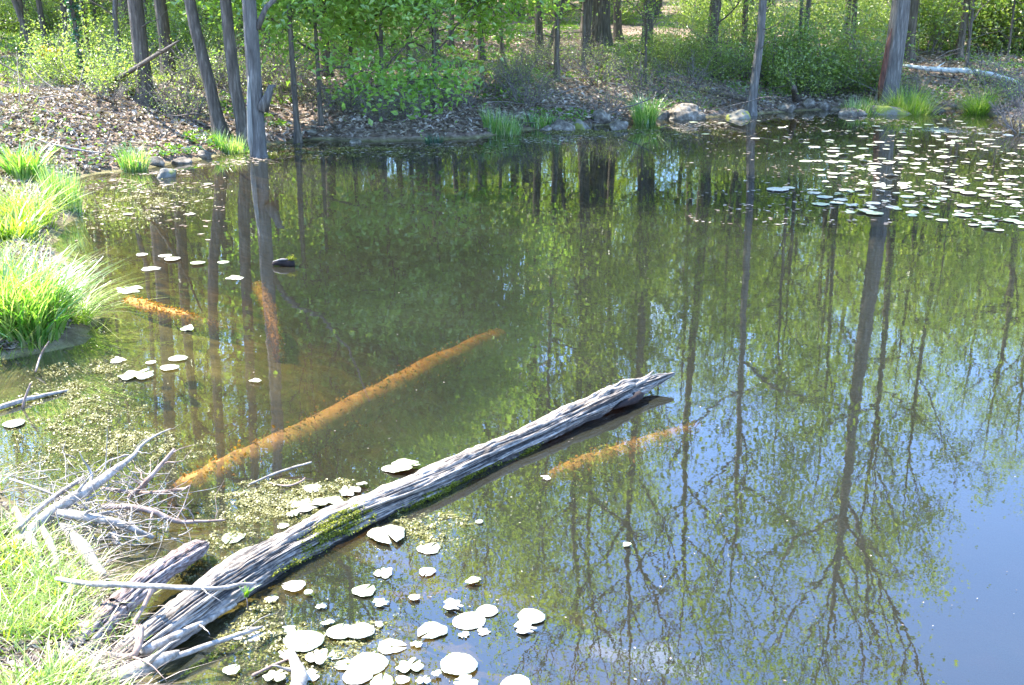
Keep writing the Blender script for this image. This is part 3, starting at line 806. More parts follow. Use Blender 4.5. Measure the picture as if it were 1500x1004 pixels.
def slope_s(n):
    p = far_band(n, 19, 36, -120, 330); k = vnoise(p[:, 0], p[:, 1], .6)
    return p[(k > .05) & (shore_dist(p[:, 0], p[:, 1]) > .8)]
p_ = slope_s(16000)
V, F, at = blades(np.column_stack([p_, ground_z(p_[:, 0], p_[:, 1]) - .01]), .14, .5, .02, 2, curl=.5, H_var=.5)
tag(obj('slope_grass', mesh_np('slope_grass', V, F, M['grass'], False, {'var': at})), 'sunny patches of grass on the slope at upper left', None, None, 'stuff')
p_ = near_s(9000)
V, F, at = blades(np.column_stack([p_, ground_z(p_[:, 0], p_[:, 1]) - .005]), .07, 1.5, .006, 3, curl=1.0, H_var=.6)
tag(obj('dead_straw', mesh_np('dead_straw', V, F, M['dry'], False, {'var': at})), 'pale flattened dead straw among the near bank grass', None, None, 'stuff')
# dry litter on the near and left banks
def nl_s(n):
    px = NR.random(n) * 330 - 60; py = 640 + NR.random(n) * 460
    return np.array([(P(a, b, .15).x, P(a, b, .15).y) for a, b in zip(px, py)])
litter('dead_grass_litter', 'dry leaves and straw on the near bank', 9000, nl_s, .045, 'dry', .004)
def ll_s(n):
    px = NR.random(n) * 260 - 60; py = 190 + NR.random(n) * 330
    return np.array([(P(a, b, .2).x, P(a, b, .2).y) for a, b in zip(px, py)])
litter('side_leaf_litter', 'dry leaves on the left bank', 16000, ll_s, .06, 'dry')

rnd = random.Random(9); g = Geo()
for k in range(420):
    px = rnd.uniform(0, 1500); yb = np.interp(px, [0, 400, 800, 1300, 1560], [230, 212, 190, 162, 200])
    b = P(px, yb); b = np.array([b.x, b.y, 0]) * (1 + rnd.uniform(.01, .28))
    if float(shore_dist(b[:1], b[1:2])[0]) < .1: continue
    b[2] = gz(b[0], b[1]) + .03
    lp, _ = curve_pts(b, (rnd.gauss(0, 1), rnd.gauss(0, 1), rnd.uniform(-.05, .35)), rnd.uniform(.3, 1.5), 5, .16, -.02, rnd)
    r_ = rnd.uniform(.005, .016); g.tube(lp, [r_, r_, r_ * .85, r_ * .7, r_ * .5, r_ * .25], 4, 0, 0, cap=False)
tag(obj('fallen_twigs', g.build('fallen_twigs', M['twig'], True)), 'fallen dead twigs lying about on the far bank', None, None, 'stuff')
# yellow flowers
p = Vector((XD(77, 22.5), 22.5, 0)); zz = gz(p.x, p.y)
fl = bpy.data.objects.new('yellow_flowers', None); COL.objects.link(fl); fl.location = (p.x, p.y, zz)
tag(fl, 'bunch of bright yellow flowers on the slope at upper left', 'flowers')
C = NR.normal(size=(150, 3)) * (.12, .1, .06) + (0, 0, .38)
V, Fq, a = leaf_quads(C, .08, .8, .9, .2)
tag(obj('petals', mesh_np('petals', V, Fq, M['yellow'], False, {'var': a}), fl), None, None, None, 'stuff')
V, F, at = blades(NR.normal(size=(70, 3)) * (.07, .07, 0), .36, .25, .014, 3)
obj('stalks', mesh_np('stalks', V, F, M['leaf_herb'], False, {'var': at}), fl)

# ------------------------------------------------------------------ rocks
def rock(px, py, w_px, h_rel, label, mat='rock', seed=0, name='rock', sink=.25, rz=0, d_rel=.8):
    p = P(px, py, .02)
    zz = gz(p.x, p.y); p = P(px, py, max(zz, 0.0)); depth = p.y * CP + (CAM_H - p.z) * SP
    w_ = w_px / FPX * depth / 2
    import bmesh
    bm = bmesh.new(); bmesh.ops.create_icosphere(bm, subdivisions=4, radius=1)
    rr_ = random.Random(seed * 17)
    planes = [(Vector((rr_.gauss(0, 1), rr_.gauss(0, 1), rr_.gauss(.3, .8))).normalized(), rr_.uniform(.6, .85)) for _ in range(9)]
    for v in bm.verts:
        c = v.co.normalized()
        n1 = noise.noise(c * 1.1 + Vector((seed * 7.3, 0, 0))); n2 = noise.noise(c * 2.9 + Vector((0, seed * 3.1, 0))); n3 = noise.noise(c * 8)
        k = 1 + .30 * n1 + .15 * n2 + .06 * n3
        q = c * k
        for pn, pd in planes:                        # broken faces
            t_ = q.dot(pn) - pd
            if t_ > 0: q = q - pn * t_ * .9
        q = Vector((q.x * w_, q.y * w_ * d_rel, q.z * w_ * h_rel))
        v.co = q
    me = bpy.data.meshes.new(name); bm.to_mesh(me); bm.free()
    me.polygons.foreach_set('use_smooth', np.ones(len(me.polygons), bool))
    me.materials.append(M[mat])
    o = obj(name, me, loc=(p.x, p.y + w_ * d_rel * .6, max(gz(p.x, p.y + .1), -.04) + w_ * h_rel * (1 - 2 * sink) * .6))
    o.rotation_euler.z = rz
    return tag(o, label, 'rock')
for i, a in enumerate([
    (1006, 170, 58, .55, 'large pale boulder at the water line below the fallen pole'),
    (907, 163, 34, .6, 'grey boulder left of the grass tuft on the bank'),
    (823, 184, 36, .7, 'pale stone under the bright grass tuft'),
    (802, 182, 22, .6, 'small pale stone at the left of the stone group'),
    (851, 181, 30, .7, 'mossy yellow-green stone right of the pale one', 'rock_mossy'),
    (879, 183, 30, .6, 'dull grey stone at the right of the stone group'),
    (970, 172, 24, .5, 'small dark stone left of the large pale boulder'),
    (1152, 161, 26, .6, 'rounded stone at the water line right of the slender tree'),
    (1185, 160, 24, .6, 'second stone at the water line right of the slender tree'),
    (1207, 161, 22, .6, 'low stone beside a dark hollow in the bank'),
    (1252, 169, 46, .35, 'flat pale stone lying in the water left of the hummock'),
    (1228, 163, 26, .4, 'flat stone just behind the pale one in the water'),
    (1300, 168, 60, .35, 'dark undercut hummock under the big grey tree', 'rock_mossy'),
    (235, 196, 48, .7, 'mossy boulder with a yellow-green cap on the left bank', 'rock_mossy'),
    (197, 246, 42, .5, 'mossy stone at the left water line', 'rock_mossy'),
    (264, 233, 44, .45, 'flat grey stone at the left water line'),
    (298, 229, 30, .65, 'squarish brown stone left of the bright tuft'),
    (225, 222, 32, .6, 'dark stone beside the dark green tuft'),
    (520, 203, 26, .5, 'small stone on the bare bank under the maples'),
    (455, 203, 30, .4, 'low stone right of the scarred tree'),
    (1085, 164, 40, .5, 'dark mossy stone at the foot of the slender grey tree', 'rock_mossy'),
    (1375, 163, 26, .4, 'low stone right of the tall pale grass'),
    (68, 712, 26, .6, 'dark stone beside the stick pile', 'rock_mossy')]):
    rock(a[0], a[1], a[2] * (1.15 if a[0] > 500 else .85), a[3] * 1.05, a[4], a[5] if len(a) > 5 else 'rock', seed=i + 1, rz=i * 1.3)

# ------------------------------------------------------------------ fallen wood on the far bank
def pole(name, pts, rads, mat, label, sides=8, cat='log', rough=.15, twigs=0, tl=.4, fuzz=0):
    """pts in world coordinates; origin at first point"""
    o0 = np.array(pts[0], float)
    q = [np.array(p, float) - o0 for p in pts]
    # resample with wobble
    n = len(q); P2 = []; R2 = []
    K = 5
    qa = np.array(q); ra = np.array(rads)
    for i in range(n - 1):
        for k in range(K):
            t = k / K
            p0, p1, p2, p3 = qa[max(i - 1, 0)], qa[i], qa[i + 1], qa[min(i + 2, n - 1)]
            c = .5 * ((2 * p1) + (-p0 + p2) * t + (2 * p0 - 5 * p1 + 4 * p2 - p3) * t * t + (-p0 + 3 * p1 - 3 * p2 + p3) * t ** 3)
            P2.append(c + NR.normal(size=3) * ra[i] * .05); R2.append((ra[i] * (1 - t) + ra[i + 1] * t) * (1 + NR.normal() * .03))
    P2.append(qa[-1]); R2.append(ra[-1])
    g = Geo(); g.tube(P2, R2, sides, 0, rough)
    e = obj(name, g.build(name, M[mat], True), loc=tuple(o0))
    if twigs:
        rnd = random.Random(int(abs(o0[0]) * 1000) + len(pts))
        for k in range(twigs):
            i = rnd.randint(int(len(P2) * .25), len(P2) - 2)
            g = Geo(); lp, _ = curve_pts(P2[i], (rnd.gauss(0, 1), rnd.gauss(0, 1), rnd.uniform(0, 1)), tl * rnd.uniform(.5, 1.2), 5, .25, .0, rnd)
            r_ = R2[i] * .45; g.tube(lp, [r_, r_ * .8, r_ * .65, r_ * .5, r_ * .35, r_ * .15], 5, 0, .1)
            obj('twig', g.build('twig', M[mat], True), e)
    if fuzz:
        Pa = np.array(P2); Ra = np.array(R2); i = NR.integers(0, len(Pa) - 1, 3000); t = NR.random(3000)[:, None]
        dv = NR.normal(size=(3000, 3)); dv /= np.linalg.norm(dv, axis=1)[:, None]
        c = Pa[i] * (1 - t) + Pa[i + 1] * t + dv * Ra[i][:, None] * (.85 + .6 * NR.random((3000, 1)) ** 2)
        Vf, Ff, af = leaf_quads(c, .025, .3, .6, .2)
        tag(obj('algae_fuzz', mesh_np('algae_fuzz', Vf, Ff, M['fuzz'], False, {'var': af}), e), None, None, None, 'stuff')
    return tag(e, label, cat)

def W(px, py, z): p = P(px, py, z); return (p.x, p.y, p.z)
def WG(px, py, dz):
    z = .5
    for _ in range(60):
        p = P(px, py, z); z += .25 * (gz(p.x, p.y) + dz - z)
    return tuple(P(px, py, z))
pole('fallen_birch', [WG(1322, 96, .16), WG(1360, 101, .2), WG(1410, 104, .22), WG(1450, 109, .2), WG(1492, 121, .1)], [.03, .055, .06, .055, .03], 'birch', 'whitish fallen birch trunk lying across the right bank', 10, twigs=3)
pole('fallen_pole', [WG(950, 114, .08), WG(990, 122, .1), WG(1040, 134, .14), WG(1092, 146, .2)], [.03, .05, .055, .05], 'bark', 'dark fallen pole leaning down to the slender grey tree', 8, twigs=3)
pole('fallen_branch', [WG(890, 122, .04), WG(950, 131, .08), WG(1010, 150, .05)], [.02, .03, .02], 'twig', 'thin fallen branch left of the dark pole', 6, twigs=5)
pole('fallen_branch', [W(120, 130, .7), W(165, 118, .9), W(230, 80, 1.5), W(262, 60, 1.8)], [.03, .04, .03, .01], 'bark', 'dead branch slanting up behind the dark straight tree', 6, twigs=4)
pole('fallen_branch', [WG(40, 200, .03), WG(90, 215, .05), WG(150, 225, .03)], [.012, .02, .01], 'stick', 'pale broken branch on the left bank', 6, twigs=4)
pole('dead_stub', [W(1167, 152, .05), W(1166, 145, .2), W(1163, 128, .5)], [.09, .08, .05], 'bark', 'dark dead stub in the bank right of the slender tree', 8, cat='stump')
# grey twig heap at right edge
for k, (px, py, s) in enumerate([(1488, 180, .75), (1500, 190, .7), (1472, 168, .55), (1515, 175, .8)]):
    p = P(px, py, .05)
    e = shrub(BR[1], p.x, p.y, s, ['grey dead twigs at the right edge of the pond, middle heap', 'grey dead twigs nearest the water at the right edge', 'grey dead twigs, leftmost heap at the right edge', 'grey dead twigs, last heap at the right edge'][k], None, 'dead_brush', 'brush')
    e.location.z = .0

# ------------------------------------------------------------------ the big weathered log
def log_mesh(path, rads, squash=.82, NL=520, NS=170, fray=True):
    """path: world points; dense sweep with ridged bark-like relief"""
    path = np.array(path, float); rads = np.array(rads, float)
    n = len(path)
    t = np.linspace(0, n - 1.0001, NL); i = t.astype(int); f = (t - i)[:, None]
    g4 = lambda k: path[np.clip(i + k, 0, n - 1)]
    p0, p1, p2, p3 = g4(-1), g4(0), g4(1), g4(2)
    C = .5 * (2 * p1 + (-p0 + p2) * f + (2 * p0 - 5 * p1 + 4 * p2 - p3) * f ** 2 + (-p0 + 3 * p1 - 3 * p2 + p3) * f ** 3)
    r = rads[i] * (1 - f[:, 0]) + rads[np.clip(i + 1, 0, n - 1)] * f[:, 0]
    T = np.gradient(C, axis=0); T /= np.linalg.norm(T, axis=1)[:, None]
    U = np.cross(T, (0, 0, 1.0)); U /= np.linalg.norm(U, axis=1)[:, None]; Wv = np.cross(U, T)
    s = np.concatenate([[0], np.cumsum(np.linalg.norm(np.diff(C, axis=0), axis=1))])
    V = np.zeros((NL, NS, 3)); A = np.zeros((NL, NS))
    L = s[-1]
    for a in range(NL):
        u = s[a] / L
        for b in range(NS):
            th = 2 * math.pi * b / NS
            tw = th + .5 * u
            cx, cy = math.cos(tw), math.sin(tw)
            v1 = Vector((cx * 5.0, cy * 5.0, s[a] * 1.5))
            rg = 1 - abs(noise.noise(v1)) * 2.4                      # long ridges
            v2 = Vector((cx * 12, cy * 12, s[a] * 3.4 + 5))
            r2 = 1 - abs(noise.noise(v2)) * 2.2
            lump = noise.noise(Vector((cx * 1.2, cy * 1.2, s[a] * 2.2 + 9)))
            # shed outer layer: patches where the surface steps inward
            patch = noise.noise(Vector((cx * 1.6 + 3, cy * 1.6, s[a] * 1.7)))
            stepv = -.17 * (1 / (1 + math.exp(-(patch - .10) * 40)))
            fine = noise.noise(Vector((cx * 30, cy * 30, s[a] * 16)))
            ck = 1 - abs(noise.noise(Vector((cx * 8 + 7, cy * 8, s[a] * 1.2)))) * 5       # narrow drying cracks
            ck = max(0, ck) ** 1.5
            ck2 = max(0, 1 - abs(noise.noise(Vector((cx * 16 + 2, cy * 16, s[a] * 3.0)))) * 5) ** 1.5
            k = 1.03 + .30 * lump + .15 * rg * abs(rg) + .10 * r2 - .15 + stepv + .03 * fine - .12 * ck - .06 * ck2
            # frayed, broken upper end
            if fray and u > .80:
                q = (u - .80) / .20
                k += q * .75 * noise.noise(Vector((cx * 2.4, cy * 2.4, s[a] * 7 + 20))) + q * .25 * noise.noise(Vector((cx * 6, cy * 6, s[a] * 12)))
            # hollow cut on the lower side near the tip
            if fray and .82 < u < .90 and math.sin(th) < -.0:
                k -= .35 * math.sin((u - .82) / .08 * math.pi) * (-math.sin(th))
            k = max(k, .15)
            V[a, b] = C[a] + U[a] * math.cos(th) * r[a] * k + Wv[a] * math.sin(th) * r[a] * k * squash
            wet_shade = min(1, max(0, (.035 + .02 * noise.noise(Vector((s[a] * 5, th, 1))) - V[a, b][2]) / .035))  # underside's shade painted into the wood colour, with dampness near the water
            A[a, b] = min(1, max(0, -.75 * wet_shade + .42 + .75 * (rg * .5 + r2 * .5) - .2 + .4 * fine + .8 * stepv - .55 * ck - .4 * ck2))
    ii, jj = np.meshgrid(np.arange(NL - 1), np.arange(NS), indexing='ij')
    F = np.stack([ii * NS + jj, ii * NS + (jj + 1) % NS, (ii + 1) * NS + (jj + 1) % NS, (ii + 1) * NS + jj], -1).reshape(-1, 4)
    return C, V, A, F, U, Wv, r

def dep(px, py, z): p = P(px, py, z); return p.y * CP + (CAM_H - p.z) * SP
LP = [(120, 1020, 0.02, 70), (165, 984, 0.02, 76), (210, 948, 0.045, 80), (268, 905, 0.055, 82), (335, 858, 0.045, 82), (410, 812, 0.035, 78), (490, 770, 0.025, 78), (560, 740, 0.025, 70), (630, 710, 0.025, 70), (700, 677, 0.025, 60), (770, 645, 0.035, 52), (830, 615, 0.045, 48), (880, 592, 0.055, 50), (915, 574, 0.065, 44), (950, 561, 0.07, 26), (988, 547, 0.09, 4)]
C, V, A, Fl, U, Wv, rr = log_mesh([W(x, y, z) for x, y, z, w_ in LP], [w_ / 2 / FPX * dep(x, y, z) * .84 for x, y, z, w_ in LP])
o0 = C[0].copy()
lo = bpy.data.objects.new('weathered_log', None); COL.objects.link(lo); lo.location = tuple(o0)
tag(lo, 'long grey weathered log with moss running from the near bank out over the water', 'log')
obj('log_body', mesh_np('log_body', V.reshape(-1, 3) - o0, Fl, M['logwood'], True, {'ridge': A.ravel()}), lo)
NL, NS = V.shape[:2]
def moss_patch(u0, u1, t0, t1, n, sz):
    a = (u0 + (u1 - u0) * NR.random(n)); th = t0 + (t1 - t0) * NR.random(n)
    ai = (a * (NL - 1)).astype(int); bi = ((th / 360 * NS).astype(int)) % NS
    k = vnoise(a * 110, th * .12, 1.0) * .6 + .5 * vnoise(a * 260, th * .3, 1.0)
    e = np.minimum((a - u0), (u1 - a)) / (u1 - u0) * 3 + np.minimum(th - t0, t1 - th) / (t1 - t0) * 2
    m = 1.1 * k + np.minimum(e * .55, .9) - .35 + .2 * NR.normal(size=n) > .35
    pts = V[ai[m], bi[m]] - o0; nr = pts - (C[ai[m]] - o0); nr /= np.linalg.norm(nr, axis=1)[:, None]
    pts = pts + nr * (NR.random((len(pts), 1)) * .010 + .001) + NR.normal(size=pts.shape) * .003
    return leaf_quads(pts, sz, .8, .5, .1)
# angles: 0 = right-hand side of the log looking to the tip (towards camera side), 90 = up
for (u0, u1, t0, t1, n) in [(.46, .62, -45, 8, 7000), (.345, .44, 2, 70, 6000), (.62, .69, -40, -10, 1500), (.30, .38, -20, 10, 1200)]:
    Vm, Fm, am = moss_patch(u0, u1, t0, t1, n, .011)
    if len(Vm): obj('moss', mesh_np('moss', Vm, Fm, M['moss'], False, {'var': am}), lo)
# dark rotten hollow near the tip and splinters
hp = np.array(W(930, 583, .045)) - o0
g = Geo(); ax = (C[int(NL * .88)] - C[int(NL * .81)]); ax /= np.linalg.norm(ax)
g.tube([hp - ax * .22, hp - ax * .1, hp, hp + ax * .05, hp + ax * .09], [.006, .022, .030, .026, .006], 12, 0, .5)
obj('rotten_hollow', g.build('rotten_hollow', M['hollow'], True), lo)
for k in range(5):
    b = C[int(NL * (.86 + .02 * k))] - o0 + np.array([R.gauss(0, .02), R.gauss(0, .02), R.uniform(-.02, .03)])
    g = Geo(); g.tube([b, b + ax * .08 + (0, 0, .004), b + ax * R.uniform(.14, .2) + (R.gauss(0, .01), 0, R.uniform(0, .02))], [.014, .01, .002], 5, .6, .2)
    me = g.build('splinter', M['logwood'], True, 'ridge'); obj('splinter', me, lo)

# ------------------------------------------------------------------ sticks and stubs on the near bank
S = [  # name, label, material, [(px, py, z)], [width px]
 ('branch', 'thick bleached branch sweeping up from the stick pile and thinning to a long whip', 'stick', [(20, 800, .12), (70, 755, .14), (120, 722, .16), (160, 695, .16), (195, 668, .14), (205, 655, .12), (225, 640, .1), (250, 628, .1)], [22, 22, 20, 16, 8, 6, 4, 2]),
 ('branch', 'bleached branch curving right along the bottom of the stick pile', 'stick', [(85, 752, .14), (120, 757, .14), (160, 763, .13), (195, 775, .08), (225, 788, .03)], [18, 17, 15, 12, 7]),
 ('branch', 'brown-grey branch bending right across the middle of the stick pile', 'stick_brown', [(150, 742, .10), (190, 743, .11), (225, 750, .09), (258, 764, .04), (300, 764, .03), (330, 762, .02)], [10, 11, 11, 9, 5, 3]),
 ('branch', 'stout stick pointing up right out of the pile', 'stick_brown', [(188, 730, .04), (205, 715, .10), (222, 698, .18), (256, 658, .30)], [10, 9, 8, 7]),
 ('branch', 'brown stick lying right with an upturned end', 'stick_brown', [(150, 716, .06), (205, 722, .06), (245, 720, .07), (270, 716, .08), (278, 712, .10)], [7, 7, 6, 5, 4]),
 ('stick', 'straight pale stick crossing the upper left of the pile', 'stick', [(25, 775, .17), (70, 735, .16), (122, 700, .13)], [8, 8, 7]),
 ('stick', 'thin pale stick slanting down right over the pile', 'stick', [(15, 702, .15), (60, 717, .15), (110, 738, .14), (170, 765, .10)], [4, 4, 3, 2]),
 ('stub', 'pale broken stub standing out of the grass left of the short brown log', 'stick', [(88, 766, .09), (118, 800, .10), (152, 846, .08)], [10, 24, 14]),
 ('stub', 'white flat driftwood piece at the left, left one of two', 'stick', [(22, 745, .10), (45, 790, .13), (66, 850, .08)], [8, 17, 6]),
 ('stub', 'white flat driftwood piece at the left, right one of two', 'stick', [(50, 752, .10), (72, 795, .13), (96, 852, .07)], [6, 13, 4]),
 ('stick', 'short pale peg under the curving branch', 'stick', [(165, 780, .08), (172, 800, .03)], [10, 9]),
 ('stick', 'long thin pale stick lying across the end of the big log', 'stick', [(82, 848, .20), (130, 855, .22), (200, 858, .24), (270, 861, .25), (325, 862, .23), (352, 856, .21), (376, 855, .2)], [7, 9, 9, 8, 7, 6, 3]),
 ('stick', 'bluish grey stick along the lower side of the big log end', 'stick', [(210, 955, .10), (260, 930, .08), (310, 905, .05), (345, 885, .03)], [14, 12, 10, 6]),
 ('stick', 'second grey stick below it reaching into the water', 'stick', [(225, 975, .06), (290, 950, .05), (350, 930, .03), (385, 918, .02)], [9, 9, 7, 4]),
 ('stick', 'hooked brown stick at the foot of the big log', 'stick_brown', [(205, 920, .16), (202, 948, .14), (190, 962, .12), (150, 958, .12)], [14, 12, 10, 8]),
 ('stub', 'white driftwood slab at the bottom edge', 'stick', [(140, 1008, .06), (190, 986, .09), (235, 966, .09), (262, 955, .06)], [14, 28, 22, 6]),
 ('stick', 'dark twig angling under the long pale stick', 'stick_brown', [(225, 858, .2), (215, 880, .16), (195, 915, .12)], [9, 7, 5]),
 ('stick', 'thin bent twig floating between the stick pile and the algae mat', 'stick', [(365, 710, .01), (400, 695, .02), (430, 685, .03), (457, 677, .05)], [3, 4, 4, 2]),
 ('stick', 'short twig floating at the edge of the algae mat', 'stick_brown', [(392, 707, .01), (420, 712, .01), (440, 706, .02), (447, 700, .03)], [2, 3, 3, 2]),
 ('stub', 'broken grey root rising from the water at the bottom, between lily pads', 'stick', [(428, 1030, .05), (438, 990, .05), (425, 955, .02)], [30, 24, 10]),
 ('stick', 'twig lying on the water at the bottom left of the pads', 'stick_brown', [(370, 990, .01), (400, 975, .01), (425, 965, .02)], [5, 5, 3]),
 ('stick', 'thin pale twig lying in the shallows above the pile', 'stick', [(140, 692, .03), (160, 675, .03), (185, 668, .02)], [3, 3, 2]),
 ('stick', 'sunken pale stick in the shallow corner at left', 'stick', [(-10, 600, .02), (40, 585, .02), (100, 572, .01)], [8, 8, 4]),
 ('stick', 'bare twig leaning out of the mud below the largest sedge clump', 'stick_brown', [(52, 545, .02), (60, 520, .1), (72, 500, .2)], [3, 3, 2]),
 ('stick', 'pale twig stuck in the left shallows by the lone white pad', 'stick_brown', [(33, 598, .0), (38, 580, .08), (45, 562, .16)], [4, 4, 3]),
]
for nm, lab, mt, pts, wd in S:
    pole(nm, [W(*q) for q in pts], [max(w_ * (.8 if nm == 'branch' else .92), 1.8) / 2 / FPX * dep(*q) for w_, q in zip(wd, pts)], mt, lab, 12, cat='branch' if nm in ('branch', 'stick') else 'driftwood',
         rough=.26, twigs=6 if nm == 'branch' else (1 if max(wd) > 8 else 0), tl=.2)
for lab, lp in [('short brown log stub ending in the water beyond the long pale stick', [(170, 890, .12, 36), (215, 852, .11, 40), (255, 825, .08, 38), (285, 806, .06, 34), (300, 797, .05, 16)]),
                ('broad bleached pinkish log half buried in the grass at the lower left', [(50, 1020, .06, 50), (110, 955, .09, 62), (150, 910, .10, 52), (188, 878, .11, 36), (200, 868, .11, 14)])]:
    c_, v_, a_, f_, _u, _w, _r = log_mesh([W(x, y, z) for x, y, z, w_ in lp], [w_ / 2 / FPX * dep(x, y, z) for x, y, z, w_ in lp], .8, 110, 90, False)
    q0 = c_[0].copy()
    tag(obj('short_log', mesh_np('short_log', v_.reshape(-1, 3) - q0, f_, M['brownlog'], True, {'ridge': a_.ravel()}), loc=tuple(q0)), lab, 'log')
# small twig tangle in pile
rnd = random.Random(5); g = Geo()
for k in range(330):
    c = np.array(W(rnd.gauss(130, 55), rnd.gauss(752, 30), .09)) + np.array([0, 0, rnd.uniform(-.04, .05)])
    lp, _ = curve_pts(c, (rnd.gauss(0, 1), rnd.gauss(0, 1), rnd.gauss(0, .25)), rnd.uniform(.06, .3), 4, .2, 0, rnd)
    r_ = rnd.uniform(.001, .0035); g.tube(lp, [r_, r_, r_ * .9, r_ * .7, r_ * .4], 4, 0, 0, cap=False)
tag(obj('twig_litter', g.build('twig_litter', M['stick'], True)), 'fine dry twigs tangled among the branches of the stick pile', None, None, 'stuff')

# ------------------------------------------------------------------ sunken orange logs
for pts, wd, lab in [
    ([(270, 728, -.09), (340, 693, -.11), (420, 655, -.13), (520, 603, -.16), (620, 548, -.22), (730, 495, -.42)], [50, 54, 52, 46, 42, 28], 'long orange sunken log slanting under the water above the grey log'),
    ([(790, 708, -.17), (850, 687, -.11), (910, 668, -.11), (965, 650, -.15), (1020, 630, -.30)], [22, 34, 36, 32, 20], 'shorter orange sunken log under the water right of the grey log'),
    ([(188, 445, -.03), (240, 461, -.045), (300, 478, -.08), (345, 492, -.2)], [20, 24, 22, 12], 'orange sunken branch near the largest sedge clump'),
    ([(378, 420, -.14), (392, 450, -.12), (402, 490, -.16), (412, 530, -.3)], [16, 18, 16, 10], 'faint orange sunken branch below the floating wood stub'),
    ([(560, 872, -.15), (620, 880, -.15), (700, 862, -.2)], [10, 14, 8], 'faint orange sunken stick among the bottom lily pads')]:
    pole('sunken_log', [W(*q) for q in pts], [w_ / 2 / FPX * dep(*q) for w_, q in zip(wd, pts)], 'orange', lab, 12, cat='sunken log', rough=.14, fuzz=1)

# floating wood stub
p = W(415, 390, .0)
e = bpy.data.objects.new('floating_stub', None); COL.objects.link(e); e.location = p
tag(e, 'small dark soaked wood stub floating alone in the upper left of the pond', 'driftwood')
g = Geo(); g.tube([(-.10, 0, .015), (-.07, 0, .03), (0, .01, .035), (.06, 0, .03), (.105, .01, .03)], [.012, .026, .034, .035, .028], 10, 0, .35)
obj('wood', g.build('wood', M['hollow'], True), e)
g = Geo(); g.tube([(-.09, -.01, .045), (-.02, -.012, .066), (.05, -.01, .066)], [.006, .008, .006], 6, 0, .4); obj('pale_edge', g.build('pale_edge', M['stick'], True), e)
Vm, Fm, am = leaf_quads(NR.normal(size=(220, 3)) * (.02, .015, .012) + (.075, 0, .07), .016, .6)
obj('moss', mesh_np('moss', Vm, Fm, M['moss'], False, {'var': am}), e)

# ------------------------------------------------------------------ lily pads
def pad_mesh(seed, curl=0.0, wav=.03, notch=.34, torn=0.0):
    rnd = np.random.default_rng(seed)
    NA, NRr = 64, 6
    th = np.linspace(notch / 2, 2 * math.pi - notch / 2, NA)
    ph = rnd.random(4) * 6.28
    edge = 1 + wav * np.sin(3 * th + ph[0]) + wav * .6 * np.sin(7 * th + ph[1]) + .012 * np.sin(17 * th + ph[3]) + .01 * np.sin(29 * th) - torn * np.clip(np.sin(2 * th + ph[2]), 0, 1) ** 6
    rows = []
    for k in range(NRr + 1):
        t = k / NRr
        r = edge * t
        z = .012 * t ** 2 + .010 * t * np.sin(23 * th) + .05 * wav / .03 * .35 * t ** 2 * np.sin(5 * th + ph[3]) * .5 + curl * np.clip(np.cos(th - ph[1]), 0, 1) ** 2 * t ** 3
        rows.append(np.stack([r * np.cos(th) * (1 + .1 * np.cos(th)), r * np.sin(th) * .93, z], 1))
    top = np.vstack(rows); bot = top - (0, 0, .012); bot[:NA] = top[:NA] - (0, 0, .014)
    n = len(top)
    i, j = np.meshgrid(np.arange(NRr), np.arange(NA - 1), indexing='ij')
    f = np.stack([i * NA + j, (i + 1) * NA + j, (i + 1) * NA + j + 1, i * NA + j + 1], -1).reshape(-1, 4)
    fb = f[:, ::-1] + n
    j = np.arange(NA - 1); e = NRr * NA
    rim = np.stack([e + j, n + e + j, n + e + j + 1, e + j + 1], -1)
    i = np.arange(NRr)
    s1 = np.stack([i * NA, n + i * NA, n + (i + 1) * NA, (i + 1) * NA], -1)
    s2 = np.stack([i * NA + NA - 1, (i + 1) * NA + NA - 1, n + (i + 1) * NA + NA - 1, n + i * NA + NA - 1], -1)
    return mesh_np('lily_pad', np.vstack([top, bot]), np.vstack([f, fb, rim, s1, s2]), M['pad'], True)
PADS = [pad_mesh(1, notch=.10), pad_mesh(2, .0, .06, .25), pad_mesh(3, .18, .04, .12), pad_mesh(4, .0, .12, .35, .45), pad_mesh(5, .3, .09, .2, .4), pad_mesh(6, 0, .03, .06)]
_z = [0]
def pad(px, py, w_px, k=None, label=None, group='lily pads', z=None, tilt=0.0):
    _z[0] += 1
    p = P(px, py, .004)
    depth = p.y * CP + CAM_H * SP
    r = w_px / 2 / FPX * depth
    o = obj('lily_pad', PADS[R.randrange(len(PADS)) if k is None else k])
    o.location = (p.x, p.y, .004 + (_z[0] % 9) * .0016 if z is None else z)
    o.rotation_euler = (R.gauss(0, .01) + tilt, R.gauss(0, .01), R.uniform(0, 6.28)); o.scale = (r, r, r * R.uniform(.8, 1.2))
    return tag(o, label, 'lily pad', group)

